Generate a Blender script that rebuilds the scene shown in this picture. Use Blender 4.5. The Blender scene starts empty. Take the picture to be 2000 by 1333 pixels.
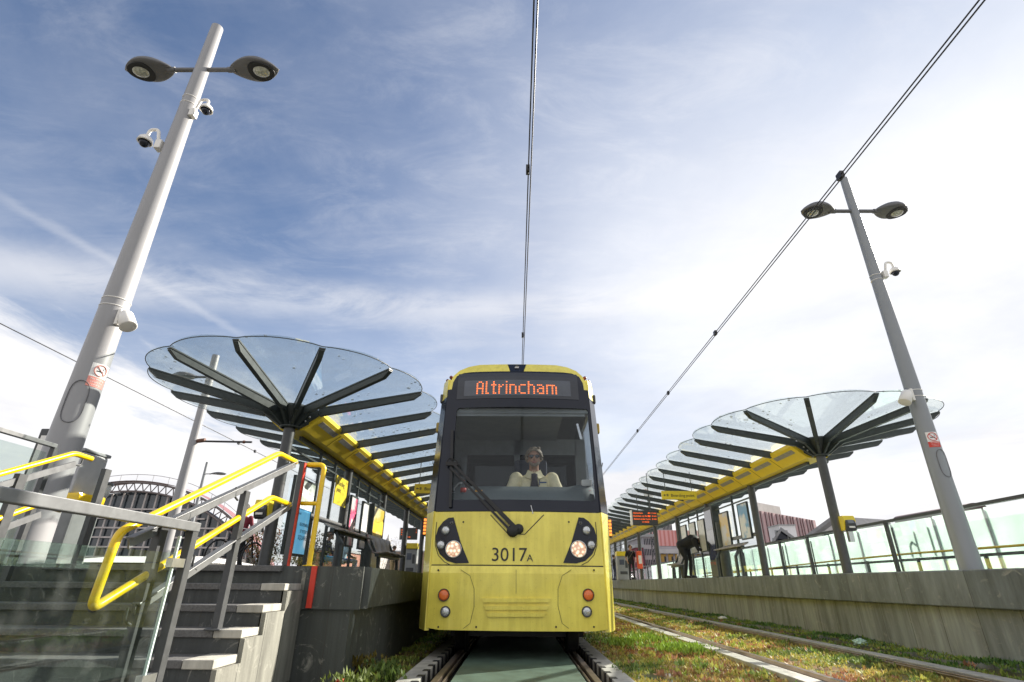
import bpy, bmesh, math, random
import numpy as np
from mathutils import Vector, Matrix, kdtree, noise
random.seed(7); rng = np.random.default_rng(7)
S = bpy.context.scene; COL = S.collection
PI = math.pi; R = math.radians
V = Vector

# ------------------------------------------------------------------ camera frame (survey of the photograph)
FPX, CAMH = 1027.0, 0.78
dY = np.array([10, -473, FPX]); dY = dY / np.linalg.norm(dY)
dZ = np.array([20, 2232, FPX]); dZ = dZ - dY * (dZ @ dY); dZ = dZ / np.linalg.norm(dZ)
dX = np.cross(dY, dZ)
if dX[0] < 0: dX = -dX
RC = np.array([dX, dY, dZ]); CC = np.array([0, 0, CAMH])
def P(px, py, X=None, Y=None, Z=None):
    """point of the sight line through a photo pixel on the plane X=, Y= or Z= (metres)"""
    d = RC @ np.array([px - 1000, -(py - 666.5), FPX])
    s = (X - CC[0]) / d[0] if X is not None else (Y - CC[1]) / d[1] if Y is not None else (Z - CC[2]) / d[2]
    return V(CC + d * s)
cam = bpy.data.cameras.new('camera'); co = bpy.data.objects.new('camera', cam); COL.objects.link(co)
M4 = Matrix.Identity(4)
for i in range(3):
    M4[i][0] = RC[i, 0]; M4[i][1] = RC[i, 1]; M4[i][2] = -RC[i, 2]; M4[i][3] = CC[i]
co.matrix_world = M4
cam.sensor_width = 36; cam.lens = 36 * FPX / 2000; cam.clip_start = 0.05; cam.clip_end = 5000
S.camera = co

# ------------------------------------------------------------------ materials
def newmat(name):
    m = bpy.data.materials.new(name); m.use_nodes = True
    nt = m.node_tree; b = nt.nodes['Principled BSDF']
    return m, nt, b
def N(nt, t, **k):
    n = nt.nodes.new(t)
    for a, v in k.items():
        if a.startswith('i_'): n.inputs[a[2:].replace('_', ' ')].default_value = v
        else: setattr(n, a, v)
    return n
def mat(name, col, rough=.5, metal=0, var=.12, scale=6, bump=0, bscale=40, coat=0, stretch=(1, 1, 1), spec=None, dirt=0):
    m, nt, b = newmat(name); L = nt.links.new
    tc = N(nt, 'ShaderNodeTexCoord'); mp = N(nt, 'ShaderNodeMapping'); mp.inputs['Scale'].default_value = stretch
    L(tc.outputs['Object'], mp.inputs['Vector'])
    n1 = N(nt, 'ShaderNodeTexNoise', i_Scale=scale, i_Detail=6.0, i_Roughness=.6); L(mp.outputs[0], n1.inputs['Vector'])
    r = N(nt, 'ShaderNodeValToRGB'); L(n1.outputs['Fac'], r.inputs['Fac'])
    c = np.array(col)
    r.color_ramp.elements[0].position = .3; r.color_ramp.elements[1].position = .7
    r.color_ramp.elements[0].color = (*np.clip(c * (1 - var), 0, 1), 1); r.color_ramp.elements[1].color = (*np.clip(c * (1 + var), 0, 1), 1)
    out = r.outputs['Color']
    if dirt:
        n2 = N(nt, 'ShaderNodeTexNoise', i_Scale=90., i_Detail=3.); L(tc.outputs['Object'], n2.inputs['Vector'])
        r2 = N(nt, 'ShaderNodeValToRGB'); L(n2.outputs['Fac'], r2.inputs['Fac'])
        r2.color_ramp.elements[0].position = .66; r2.color_ramp.elements[1].position = .72
        mu = N(nt, 'ShaderNodeMath', operation='MULTIPLY'); mu.inputs[1].default_value = dirt; L(r2.outputs['Color'], mu.inputs[0])
        mx = N(nt, 'ShaderNodeMixRGB'); mx.inputs['Color2'].default_value = (.06, .05, .03, 1); L(mu.outputs[0], mx.inputs['Fac']); L(out, mx.inputs['Color1']); out = mx.outputs[0]
    L(out, b.inputs['Base Color'])
    b.inputs['Roughness'].default_value = rough; b.inputs['Metallic'].default_value = metal
    if coat: b.inputs['Coat Weight'].default_value = coat; b.inputs['Coat Roughness'].default_value = .06
    if spec is not None: b.inputs['Specular IOR Level'].default_value = spec
    rr = N(nt, 'ShaderNodeMapRange'); rr.inputs['To Min'].default_value = max(.02, rough * .8); rr.inputs['To Max'].default_value = min(1, rough * 1.2)
    L(n1.outputs['Fac'], rr.inputs['Value']); L(rr.outputs[0], b.inputs['Roughness'])
    if bump:
        n3 = N(nt, 'ShaderNodeTexNoise', i_Scale=bscale, i_Detail=5.); L(mp.outputs[0], n3.inputs['Vector'])
        bp = N(nt, 'ShaderNodeBump'); bp.inputs['Strength'].default_value = bump; bp.inputs['Distance'].default_value = .01
        L(n3.outputs['Fac'], bp.inputs['Height']); L(bp.outputs[0], b.inputs['Normal'])
    return m
def emit(name, col, s):
    m, nt, b = newmat(name)
    b.inputs['Base Color'].default_value = (*col, 1); b.inputs['Emission Color'].default_value = (*col, 1); b.inputs['Emission Strength'].default_value = s
    return m
def glass(name, tint, refl=.1, rough=.01, base=.03, dirty=0, specks=0):
    """thin pane: lets light straight through with a tint and reflects more at grazing angles"""
    m, nt, b = newmat(name); nt.nodes.remove(b); L = nt.links.new
    out = nt.nodes['Material Output']
    tr = N(nt, 'ShaderNodeBsdfTransparent'); tr.inputs[0].default_value = (*tint, 1)
    gl = N(nt, 'ShaderNodeBsdfGlossy'); gl.inputs['Roughness'].default_value = rough; gl.inputs[0].default_value = (.95, .97, .97, 1)
    lw = N(nt, 'ShaderNodeFresnel'); lw.inputs['IOR'].default_value = 1.45
    mm = N(nt, 'ShaderNodeMath', operation='MULTIPLY'); mm.inputs[1].default_value = refl; L(lw.outputs['Fac'], mm.inputs[0])
    ad = N(nt, 'ShaderNodeMath', operation='ADD', use_clamp=True); ad.inputs[1].default_value = base * refl; L(mm.outputs[0], ad.inputs[0])
    mx = N(nt, 'ShaderNodeMixShader'); L(ad.outputs[0], mx.inputs['Fac']); L(tr.outputs[0], mx.inputs[1]); L(gl.outputs[0], mx.inputs[2])
    last = mx
    if dirty:
        tc = N(nt, 'ShaderNodeTexCoord'); n1 = N(nt, 'ShaderNodeTexNoise', i_Scale=7., i_Detail=6.); L(tc.outputs['Object'], n1.inputs['Vector'])
        rp = N(nt, 'ShaderNodeValToRGB'); rp.color_ramp.elements[0].position = .5; rp.color_ramp.elements[1].position = .85; L(n1.outputs['Fac'], rp.inputs['Fac'])
        m2 = N(nt, 'ShaderNodeMath', operation='MULTIPLY'); m2.inputs[1].default_value = dirty; L(rp.outputs['Color'], m2.inputs[0])
        df = N(nt, 'ShaderNodeBsdfDiffuse'); df.inputs[0].default_value = (.5, .52, .5, 1)
        fac = m2.outputs[0]
        if specks:
            n5 = N(nt, 'ShaderNodeTexVoronoi', i_Scale=9.); L(tc.outputs['Object'], n5.inputs['Vector']); n6 = N(nt, 'ShaderNodeTexNoise', i_Scale=1.1, i_Detail=2.); L(tc.outputs['Object'], n6.inputs['Vector'])
            th = N(nt, 'ShaderNodeMath', operation='MULTIPLY'); th.inputs[1].default_value = .36; L(n6.outputs['Fac'], th.inputs[0])
            lt = N(nt, 'ShaderNodeMath', operation='LESS_THAN'); L(n5.outputs['Distance'], lt.inputs[0]); L(th.outputs[0], lt.inputs[1])
            gt = N(nt, 'ShaderNodeMath', operation='GREATER_THAN'); gt.inputs[1].default_value = .54; L(n6.outputs['Fac'], gt.inputs[0])
            ml = N(nt, 'ShaderNodeMath', operation='MULTIPLY'); L(lt.outputs[0], ml.inputs[0]); L(gt.outputs[0], ml.inputs[1]); m5 = N(nt, 'ShaderNodeMath', operation='MULTIPLY'); m5.inputs[1].default_value = specks; L(ml.outputs[0], m5.inputs[0])
            a5 = N(nt, 'ShaderNodeMath', operation='ADD', use_clamp=True); L(m5.outputs[0], a5.inputs[0]); L(fac, a5.inputs[1]); fac = a5.outputs[0]
        m3 = N(nt, 'ShaderNodeMixShader'); L(fac, m3.inputs['Fac']); L(mx.outputs[0], m3.inputs[1]); L(df.outputs[0], m3.inputs[2]); last = m3
    L(last.outputs[0], out.inputs['Surface'])
    return m
def slate(name, c1, c2, bw=.62, bh=.5, streak=.5, rot=False, axis='Y', st=(7, 7, .35)):
    """dressed stone cladding: slabs with joints, water streaks running down, scuffs"""
    m, nt, b = newmat(name); L = nt.links.new
    tc = N(nt, 'ShaderNodeTexCoord'); sp = N(nt, 'ShaderNodeSeparateXYZ'); L(tc.outputs['Object'], sp.inputs[0])
    cb = N(nt, 'ShaderNodeCombineXYZ'); L(sp.outputs[axis], cb.inputs['X']); L(sp.outputs['Z'], cb.inputs['Y'])
    br = N(nt, 'ShaderNodeTexBrick'); L(cb.outputs[0], br.inputs['Vector']); br.offset = 0
    br.inputs['Scale'].default_value = 1; br.inputs['Brick Width'].default_value = bw; br.inputs['Row Height'].default_value = bh
    br.inputs['Mortar Size'].default_value = .004; br.inputs['Color1'].default_value = (*c1, 1); br.inputs['Color2'].default_value = (*c2, 1); br.inputs['Mortar'].default_value = (.05, .05, .045, 1)
    mp = N(nt, 'ShaderNodeMapping'); mp.inputs['Scale'].default_value = st; L(tc.outputs['Object'], mp.inputs['Vector'])
    n1 = N(nt, 'ShaderNodeTexNoise', i_Scale=2.2, i_Detail=7., i_Roughness=.65); L(mp.outputs[0], n1.inputs['Vector'])
    r1 = N(nt, 'ShaderNodeValToRGB'); L(n1.outputs['Fac'], r1.inputs['Fac']); r1.color_ramp.elements[0].position = .35; r1.color_ramp.elements[1].position = .75
    r1.color_ramp.elements[0].color = (.42, .41, .39, 1); r1.color_ramp.elements[1].color = (1.6, 1.6, 1.55, 1)
    mu = N(nt, 'ShaderNodeMixRGB', blend_type='MULTIPLY'); mu.inputs['Fac'].default_value = streak; L(br.outputs['Color'], mu.inputs['Color1']); L(r1.outputs['Color'], mu.inputs['Color2'])
    n2 = N(nt, 'ShaderNodeTexNoise', i_Scale=3.5, i_Detail=8., i_Roughness=.7, i_Distortion=2.5); L(tc.outputs['Object'], n2.inputs['Vector'])
    r2 = N(nt, 'ShaderNodeValToRGB'); L(n2.outputs['Fac'], r2.inputs['Fac']); r2.color_ramp.elements[0].position = .57; r2.color_ramp.elements[1].position = .70
    r2.color_ramp.elements[0].color = (0, 0, 0, 1); r2.color_ramp.elements[1].color = (.6, .6, .6, 1)
    m2 = N(nt, 'ShaderNodeMixRGB'); m2.inputs['Color2'].default_value = (.42, .41, .36, 1); L(r2.outputs['Color'], m2.inputs['Fac']); L(mu.outputs[0], m2.inputs['Color1'])
    L(m2.outputs[0], b.inputs['Base Color']); b.inputs['Roughness'].default_value = .62
    n3 = N(nt, 'ShaderNodeTexNoise', i_Scale=60., i_Detail=4.); L(tc.outputs['Object'], n3.inputs['Vector'])
    bp = N(nt, 'ShaderNodeBump'); bp.inputs['Strength'].default_value = .25; bp.inputs['Distance'].default_value = .006; L(n3.outputs['Fac'], bp.inputs['Height']); L(bp.outputs[0], b.inputs['Normal'])
    return m
def frosted(name, col, tr=.12):
    m, nt, b = newmat(name); nt.nodes.remove(b); L = nt.links.new; out = nt.nodes['Material Output']
    tl = N(nt, 'ShaderNodeBsdfTranslucent'); df = N(nt, 'ShaderNodeBsdfDiffuse'); tp = N(nt, 'ShaderNodeBsdfTransparent'); gl = N(nt, 'ShaderNodeBsdfGlossy')
    tc = N(nt, 'ShaderNodeTexCoord'); n1 = N(nt, 'ShaderNodeTexNoise', i_Scale=1.3, i_Detail=4.); L(tc.outputs['Object'], n1.inputs['Vector'])
    r = N(nt, 'ShaderNodeValToRGB'); L(n1.outputs['Fac'], r.inputs['Fac']); c = np.array(col)
    r.color_ramp.elements[0].position = .3; r.color_ramp.elements[1].position = .65
    r.color_ramp.elements[0].color = (*(c * .82), 1); r.color_ramp.elements[1].color = (*c, 1)
    L(r.outputs[0], tl.inputs[0]); L(r.outputs[0], df.inputs[0]); gl.inputs['Roughness'].default_value = .15
    a = N(nt, 'ShaderNodeMixShader'); a.inputs[0].default_value = .2; L(tl.outputs[0], a.inputs[1]); L(df.outputs[0], a.inputs[2])
    c2 = N(nt, 'ShaderNodeMixShader'); c2.inputs[0].default_value = tr; L(a.outputs[0], c2.inputs[1]); L(tp.outputs[0], c2.inputs[2])
    d = N(nt, 'ShaderNodeMixShader'); d.inputs[0].default_value = .05; L(c2.outputs[0], d.inputs[1]); L(gl.outputs[0], d.inputs[2])
    L(d.outputs[0], out.inputs['Surface']); return m

# ------------------------------------------------------------------ mesh builder
class MB:
    def __init__(s): s.v = []; s.f = []; s.mi = []; s.cur = 0; s.sm = []
    def add(s, vs, fs, smooth=False):
        o = len(s.v); s.v += [tuple(v) for v in vs]
        for f in fs: s.f.append([i + o for i in f]); s.mi.append(s.cur); s.sm.append(smooth)
        return s
    def box(s, c, d, rz=0, M=None):
        x, y, z = d[0] / 2, d[1] / 2, d[2] / 2
        vs = [V((sx * x, sy * y, sz * z)) for sz in (-1, 1) for sy in (-1, 1) for sx in (-1, 1)]
        m = M if M is not None else Matrix.Rotation(rz, 3, 'Z')
        vs = [m @ v + V(c) for v in vs]
        return s.add(vs, [(0, 2, 3, 1), (4, 5, 7, 6), (0, 1, 5, 4), (2, 6, 7, 3), (0, 4, 6, 2), (1, 3, 7, 5)])
    def bx(s, a, b):
        a = V(a); b = V(b); return s.box((a + b) / 2, [abs(b[i] - a[i]) for i in range(3)])
    def bbox(s, c, d, e=.01, rz=0, M=None):
        """box with bevelled edges"""
        x, y, z = d[0] / 2, d[1] / 2, d[2] / 2; e = min(e, x * .8, y * .8, z * .8)
        bm = bmesh.new(); bmesh.ops.create_cube(bm, size=1)
        for v in bm.verts: v.co = V((v.co.x * 2 * x, v.co.y * 2 * y, v.co.z * 2 * z))
        bmesh.ops.bevel(bm, geom=list(bm.edges), offset=e, segments=2, affect='EDGES', profile=.6)
        m = M if M is not None else Matrix.Rotation(rz, 3, 'Z')
        bm.verts.index_update(); s.add([m @ v.co + V(c) for v in bm.verts], [[v.index for v in f.verts] for f in bm.faces]); bm.free(); return s
    def bar(s, p0, p1, w, h, up=(0, 0, 1), w1=None, h1=None):
        """box-section bar; w across, h along 'up'"""
        p0 = V(p0); p1 = V(p1); d = (p1 - p0).normalized(); up = V(up)
        if abs(d.dot(up)) > .99: up = V((0, 1, 0))
        sd = d.cross(up).normalized(); u = sd.cross(d).normalized(); w1 = w1 or w; h1 = h1 or h
        vs = []
        for p, a, b in ((p0, w, h), (p1, w1, h1)):
            for i, j in ((-1, -1), (1, -1), (1, 1), (-1, 1)): vs.append(p + sd * a / 2 * i + u * b / 2 * j)
        return s.add(vs, [(0, 1, 2, 3), (7, 6, 5, 4), (0, 4, 5, 1), (1, 5, 6, 2), (2, 6, 7, 3), (3, 7, 4, 0)])
    def tube(s, pts, r, n=12, closed=False, caps=True):
        pts = [V(p) for p in pts]; k = len(pts); rs = r if isinstance(r, (list, tuple)) else [r] * k
        o = len(s.v); up = None; vs = []
        for i, p in enumerate(pts):
            a = pts[i - 1] if (i > 0 or closed) else p; b = pts[(i + 1) % k] if (i < k - 1 or closed) else p
            d = (b - a).normalized()
            if up is None:
                up = V((0, 0, 1)) if abs(d.z) < .9 else V((0, 1, 0))
            sd = d.cross(up)
            if sd.length < 1e-4: sd = d.cross(V((1, 0, .3)))
            sd.normalize(); up = sd.cross(d).normalized()
            for j in range(n):
                t = 2 * PI * j / n; vs.append(p + (sd * math.cos(t) + up * math.sin(t)) * rs[i])
        fs = []
        for i in range(k if closed else k - 1):
            i2 = (i + 1) % k
            for j in range(n): j2 = (j + 1) % n; fs.append((i * n + j, i * n + j2, i2 * n + j2, i2 * n + j))
        s.add(vs, fs, True)
        if caps and not closed: s.add(vs[:n], [list(range(n))[::-1]]); s.add(vs[-n:], [list(range(n))])
        return s
    def lathe(s, prof, c=(0, 0, 0), M=None, n=24, a0=0, a1=2 * PI):
        """revolve (r,z) profile about the local z axis"""
        full = abs(a1 - a0 - 2 * PI) < 1e-6; m = n if full else n + 1; vs = []; M = M or Matrix.Identity(3)
        for r, z in prof:
            for j in range(m):
                t = a0 + (a1 - a0) * j / n; vs.append(M @ V((max(r, 1e-4) * math.cos(t), max(r, 1e-4) * math.sin(t), z)) + V(c))
        fs = []
        for i in range(len(prof) - 1):
            for j in range(n):
                j2 = (j + 1) % m; fs.append((i * m + j, i * m + j2, (i + 1) * m + j2, (i + 1) * m + j))
        return s.add(vs, fs, True)
    def prism(s, poly, ext):
        """poly: list of 3d points, extruded by vector ext"""
        n = len(poly); e = V(ext); vs = [V(p) for p in poly] + [V(p) + e for p in poly]
        fs = [list(range(n))[::-1], list(range(n, 2 * n))] + [(i, (i + 1) % n, n + (i + 1) % n, n + i) for i in range(n)]
        return s.add(vs, fs)
    def ell(s, c, r, n=16, k=10, M=None):
        vs = []; M = M or Matrix.Identity(3)
        for i in range(k + 1):
            t = PI * i / k; rr = max(math.sin(t), 1e-3); z = -math.cos(t)
            for j in range(n):
                a = 2 * PI * j / n; vs.append(M @ V((rr * math.cos(a) * r[0], rr * math.sin(a) * r[1], z * r[2])) + V(c))
        fs = [(i * n + j, i * n + (j + 1) % n, (i + 1) * n + (j + 1) % n, (i + 1) * n + j) for i in range(k) for j in range(n)]
        return s.add(vs, fs, True)
    def build(s, name, m, parent=None, fix=True, bev=0):
        me = bpy.data.meshes.new(name); ms = m if isinstance(m, (list, tuple)) else [m]
        off = V((0, 0, 0))
        if parent is None:
            a = np.array(s.v); off = V(((a[:, 0].min() + a[:, 0].max()) / 2, (a[:, 1].min() + a[:, 1].max()) / 2, a[:, 2].min()))
        elif fix: off = WL(parent)
        me.from_pydata([V(v) - off for v in s.v], [], s.f)
        for x in ms: me.materials.append(x)
        me.polygons.foreach_set('material_index', s.mi); me.polygons.foreach_set('use_smooth', s.sm)
        if fix is not None:
            bm = bmesh.new(); bm.from_mesh(me); bmesh.ops.recalc_face_normals(bm, faces=bm.faces); bm.to_mesh(me); bm.free()
        o = bpy.data.objects.new(name, me); COL.objects.link(o)
        if parent is None: o.location = off
        else: o.parent = parent
        if bev:
            b = o.modifiers.new('bevel', 'BEVEL'); b.width = bev; b.segments = 2; b.limit_method = 'ANGLE'; b.angle_limit = R(35)
        return o
def WL(o):
    l = V((0, 0, 0))
    while o is not None: l = l + o.location; o = o.parent
    return l
def tag(o, label=None, cat=None, group=None, kind=None):
    if label: o['label'] = label
    if cat: o['category'] = cat
    if group: o['group'] = group
    if kind: o['kind'] = kind
    return o
def thing(name, loc, label, cat, group=None, rz=0):
    o = bpy.data.objects.new(name, None); COL.objects.link(o); o.location = loc; o.rotation_euler.z = rz; o.empty_display_size = .1
    return tag(o, label, cat, group)
def copy_tree(o, parent=None, loc=None, rz=None, label=None):
    c = o.copy(); COL.objects.link(c)
    if parent is not None: c.parent = parent
    if loc is not None: c.location = loc
    if rz is not None: c.rotation_euler.z = rz
    if label: c['label'] = label
    for ch in list(o.children): copy_tree(ch, c)
    return c
def text_mesh(name, body, size, m, parent, M, ext=.002, align='LEFT', sx=1, bold=0):
    """lettering as a solid mesh; M places the text's x/y plane (world)"""
    cu = bpy.data.curves.new(name, 'FONT'); cu.body = body; cu.size = size; cu.extrude = ext; cu.align_x = align; cu.offset = bold
    cu.resolution_u = 4
    t = bpy.data.objects.new(name, cu); COL.objects.link(t)
    me = bpy.data.meshes.new_from_object(t); bpy.data.objects.remove(t); bpy.data.curves.remove(cu)
    me.transform(M @ Matrix.Diagonal((sx, 1, 1, 1)))
    if parent is not None: me.transform(Matrix.Translation(-WL(parent)))
    me.materials.clear(); me.materials.append(m)
    o = bpy.data.objects.new(name, me); COL.objects.link(o); o.parent = parent
    return o
def face_y(loc, rz=0, tilt=0):
    """matrix standing text up so that it reads from -Y"""
    return Matrix.Translation(loc) @ Matrix.Rotation(rz, 4, 'Z') @ Matrix.Rotation(PI / 2 + tilt, 4, 'X')
def arc(c, r, a0, a1, n, ax='XZ'):
    out = []
    for i in range(n + 1):
        t = a0 + (a1 - a0) * i / n; x = r * math.cos(t); z = r * math.sin(t)
        out.append(V(c) + (V((x, 0, z)) if ax == 'XZ' else V((x, z, 0)) if ax == 'XY' else V((0, x, z))))
    return out
def rounded(path, rad, n=5):
    """round the corners of a polyline"""
    path = [V(p) for p in path]; out = [path[0]]
    for i in range(1, len(path) - 1):
        a, b, c = path[i - 1], path[i], path[i + 1]; r = min(rad, (a - b).length * .45, (c - b).length * .45)
        p = b + (a - b).normalized() * r; q = b + (c - b).normalized() * r
        for k in range(n + 1):
            t = k / n; out.append(p * (1 - t) ** 2 + b * 2 * t * (1 - t) + q * t * t)
    out.append(path[-1]); return out

def paint(name, col):
    """road-worn gloss paint: faint run-down streaks, fly specks, slightly wavy panels"""
    m, nt, b = newmat(name); L = nt.links.new; tc = N(nt, 'ShaderNodeTexCoord')
    mp = N(nt, 'ShaderNodeMapping'); mp.inputs['Scale'].default_value = (9, 9, .7); L(tc.outputs['Object'], mp.inputs['Vector'])
    n1 = N(nt, 'ShaderNodeTexNoise', i_Scale=1.6, i_Detail=7., i_Roughness=.6); L(mp.outputs[0], n1.inputs['Vector'])
    n2 = N(nt, 'ShaderNodeTexNoise', i_Scale=2.3, i_Detail=6., i_Roughness=.65); L(tc.outputs['Object'], n2.inputs['Vector'])
    mu = N(nt, 'ShaderNodeMath', operation='MULTIPLY'); L(n1.outputs['Fac'], mu.inputs[0]); L(n2.outputs['Fac'], mu.inputs[1])
    r = N(nt, 'ShaderNodeValToRGB'); L(mu.outputs[0], r.inputs['Fac']); c = np.array(col); r.color_ramp.elements[0].position = .12; r.color_ramp.elements[1].position = .34
    r.color_ramp.elements[0].color = (*(c * np.array([1.03, 1.03, 1.1])), 1); r.color_ramp.elements[1].color = (*(c * np.array([.82, .80, .75])), 1)
    n3 = N(nt, 'ShaderNodeTexNoise', i_Scale=75., i_Detail=4., i_Roughness=.7); L(tc.outputs['Object'], n3.inputs['Vector'])
    r3 = N(nt, 'ShaderNodeValToRGB'); L(n3.outputs['Fac'], r3.inputs['Fac']); r3.color_ramp.elements[0].position = .64; r3.color_ramp.elements[1].position = .70; r3.color_ramp.elements[1].color = (.6, .6, .6, 1)
    mx = N(nt, 'ShaderNodeMixRGB'); mx.inputs['Color2'].default_value = (.09, .07, .03, 1); L(r3.outputs['Color'], mx.inputs['Fac']); L(r.outputs['Color'], mx.inputs['Color1']); L(mx.outputs[0], b.inputs['Base Color'])
    rr = N(nt, 'ShaderNodeMapRange'); rr.inputs['To Min'].default_value = .18; rr.inputs['To Max'].default_value = .5; L(n2.outputs['Fac'], rr.inputs['Value']); L(rr.outputs[0], b.inputs['Roughness'])
    b.inputs['Coat Weight'].default_value = .5; b.inputs['Coat Roughness'].default_value = .08
    n4 = N(nt, 'ShaderNodeTexNoise', i_Scale=2.2, i_Detail=1.); L(tc.outputs['Object'], n4.inputs['Vector'])
    bp = N(nt, 'ShaderNodeBump'); bp.inputs['Strength'].default_value = .35; bp.inputs['Distance'].default_value = .03; L(n4.outputs['Fac'], bp.inputs['Height']); L(bp.outputs[0], b.inputs['Coat Normal'])
    return m
M = {}
M['yellow'] = paint('tram_yellow', (.90, .78, .115))
M['beam_yellow'] = mat('beam_yellow', (.95, .70, .05), .45, var=.05, scale=4)
M['rail_yellow'] = mat('handrail_yellow', (.85, .56, .0), .32, var=.06, scale=9, coat=.3)
M['sign_yellow'] = mat('sign_yellow', (.78, .60, .03), .4, var=.04)
M['black'] = mat('black_gloss', (.010, .013, .024), .16, var=.1, coat=.1, spec=.3)
M['rubber'] = mat('black_rubber', (.012, .012, .013), .55)
M['rib'] = mat('dark_steel', (.045, .055, .055), .42, var=.2, scale=12)
M['rail_grey'] = mat('grey_painted_steel', (.17, .175, .18), .38, metal=.2, var=.12, scale=14)
M['post_grey'] = mat('post_dark_grey', (.06, .063, .066), .42, var=.15, scale=14)
M['lamp'] = mat('lamp_post_silver', (.30, .30, .31), .45, metal=0, var=.06, scale=5, stretch=(1, 1, .2))
M['lamp2'] = mat('lamp_post_grey', (.25, .265, .28), .45, metal=.2, var=.06, scale=5, stretch=(1, 1, .2))
M['lamphead'] = mat('lamp_head_grey', (.13, .13, .135), .45, var=.12)
M['white'] = mat('white_plastic', (.78, .76, .72), .35, var=.04)
M['steel'] = mat('brushed_steel', (.55, .55, .55), .3, metal=.9, var=.1, scale=20)
M['rail_steel'] = mat('rail_steel', (.28, .22, .18), .32, metal=.85, var=.25, scale=8)
M['silver'] = mat('silver_panel', (.62, .63, .64), .2, metal=.5, var=.05, coat=.4)
M['red'] = mat('red_paint', (.62, .045, .025), .45, var=.06)
M['wire'] = mat('wire_dark', (.015, .015, .018), .4)
M['dgrey'] = mat('dark_grey_plastic', (.05, .052, .056), .45)
M['mgrey'] = mat('mid_grey_panel', (.28, .29, .30), .45)
M['conc'] = mat('pale_concrete', (.40, .385, .34), .75, var=.3, scale=5, bump=.3, bscale=50, stretch=(1.5, 1.5, .4))
M['conc_dark'] = slate('dark_step_stone', (.052, .057, .057), (.07, .075, .075), .72, 3., .5, axis='X')
M['nosing'] = mat('step_nosing', (.12, .118, .115), .6, var=.35, scale=60, bump=.3, bscale=200)
M['slateL'] = slate('slate_dark', (.05, .058, .056), (.065, .072, .068), .5, 2., .5, axis='X')
M['slateLy'] = slate('slate_dark_side', (.06, .068, .064), (.075, .082, .078), .5, 2., .5, axis='Y')
M['slateR'] = slate('slate_scuffed', (.15, .172, .185), (.195, .215, .225), 1.25, 3., .75, axis='Y', st=(2.2, 2.2, .5))
M['slateR2'] = slate('slate_scuffed_lower', (.22, .238, .25), (.30, .315, .32), .62, 3., .75, axis='Y', st=(2.6, 2.6, .30))
M['paving'] = slate('paving', (.36, .36, .35), (.42, .42, .405), .6, .4, .3)
M['cover'] = mat('green_track_cover', (.085, .13, .10), .5, var=.34, scale=4, bump=.25)
M['glass'] = glass('clear_glass', (.955, .98, .975), .22, base=.02)
M['glass_canopy'] = glass('canopy_glass', (.955, .985, .98), .3, base=.02, dirty=.05, specks=.5)
M['glass_bal'] = glass('balustrade_glass', (.86, .91, .885), .10, base=.03, dirty=.06)
M['glass_dark'] = glass('tinted_glass', (.10, .11, .13), 1.3, base=.05)
M['windscreen'] = glass('windscreen_glass', (.88, .91, .93), .26, base=.03)
M['frost'] = frosted('frosted_glass', (.76, .885, .825), .12)
M['soil'] = mat('track_soil', (.09, .075, .04), .95, var=.4, scale=12, bump=.5)
# ================================================================== TRAM
TY = 6.8; TXC = 0.0
def yf(x, z):
    y = TY
    if z > .965: y += .03
    if z > 1.59: y += .02 + (z - 1.59) * .16
    if z > 3.32: y += (z - 3.32) ** 2 * .8
    return y + .09 * (x / 1.0) ** 2
def T(px, py, off=0):
    """photo pixel -> (x, z) on the curved cab front"""
    y = TY
    for _ in range(25):
        p = P(px, py, Y=y); y = .5 * y + .5 * (yf(p.x, min(p.z, 3.8)) - off)
    return (p.x, p.z)
def F3(x, z, off=0): return V((x, yf(x, z) - off, z))
def surf(name, pts, off, m, parent, thick=.012, cuts=.12):
    """flat outline (x,z) wrapped onto the curved cab front, with thickness"""
    bm = bmesh.new(); f = bm.faces.new([bm.verts.new((x, 0, z)) for x, z in pts])
    xs = [p[0] for p in pts]; zs = [p[1] for p in pts]
    x = min(xs) + cuts
    while x < max(xs) - .01:
        bmesh.ops.bisect_plane(bm, geom=bm.verts[:] + bm.edges[:] + bm.faces[:], plane_co=(x, 0, 0), plane_no=(1, 0, 0)); x += cuts
    for z in list(np.arange(min(zs) + .15, max(zs) - .02, .15)) + [3.36, 3.44, 3.52, 3.6]:
        if min(zs) < z < max(zs): bmesh.ops.bisect_plane(bm, geom=bm.verts[:] + bm.edges[:] + bm.faces[:], plane_co=(0, 0, z), plane_no=(0, 0, 1))
    bmesh.ops.triangulate(bm, faces=bm.faces[:])
    for v in bm.verts: v.co.y = yf(v.co.x, v.co.z) - off
    g = bmesh.ops.extrude_face_region(bm, geom=bm.faces[:])
    for v in g['geom']:
        if isinstance(v, bmesh.types.BMVert): v.co.y += thick
    bmesh.ops.recalc_face_normals(bm, faces=bm.faces)
    o = WL(parent); me = bpy.data.meshes.new(name); 
    for v in bm.verts: v.co -= o
    bm.to_mesh(me); bm.free(); me.materials.append(m)
    ob = bpy.data.objects.new(name, me); COL.objects.link(ob); ob.parent = parent; return ob
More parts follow.
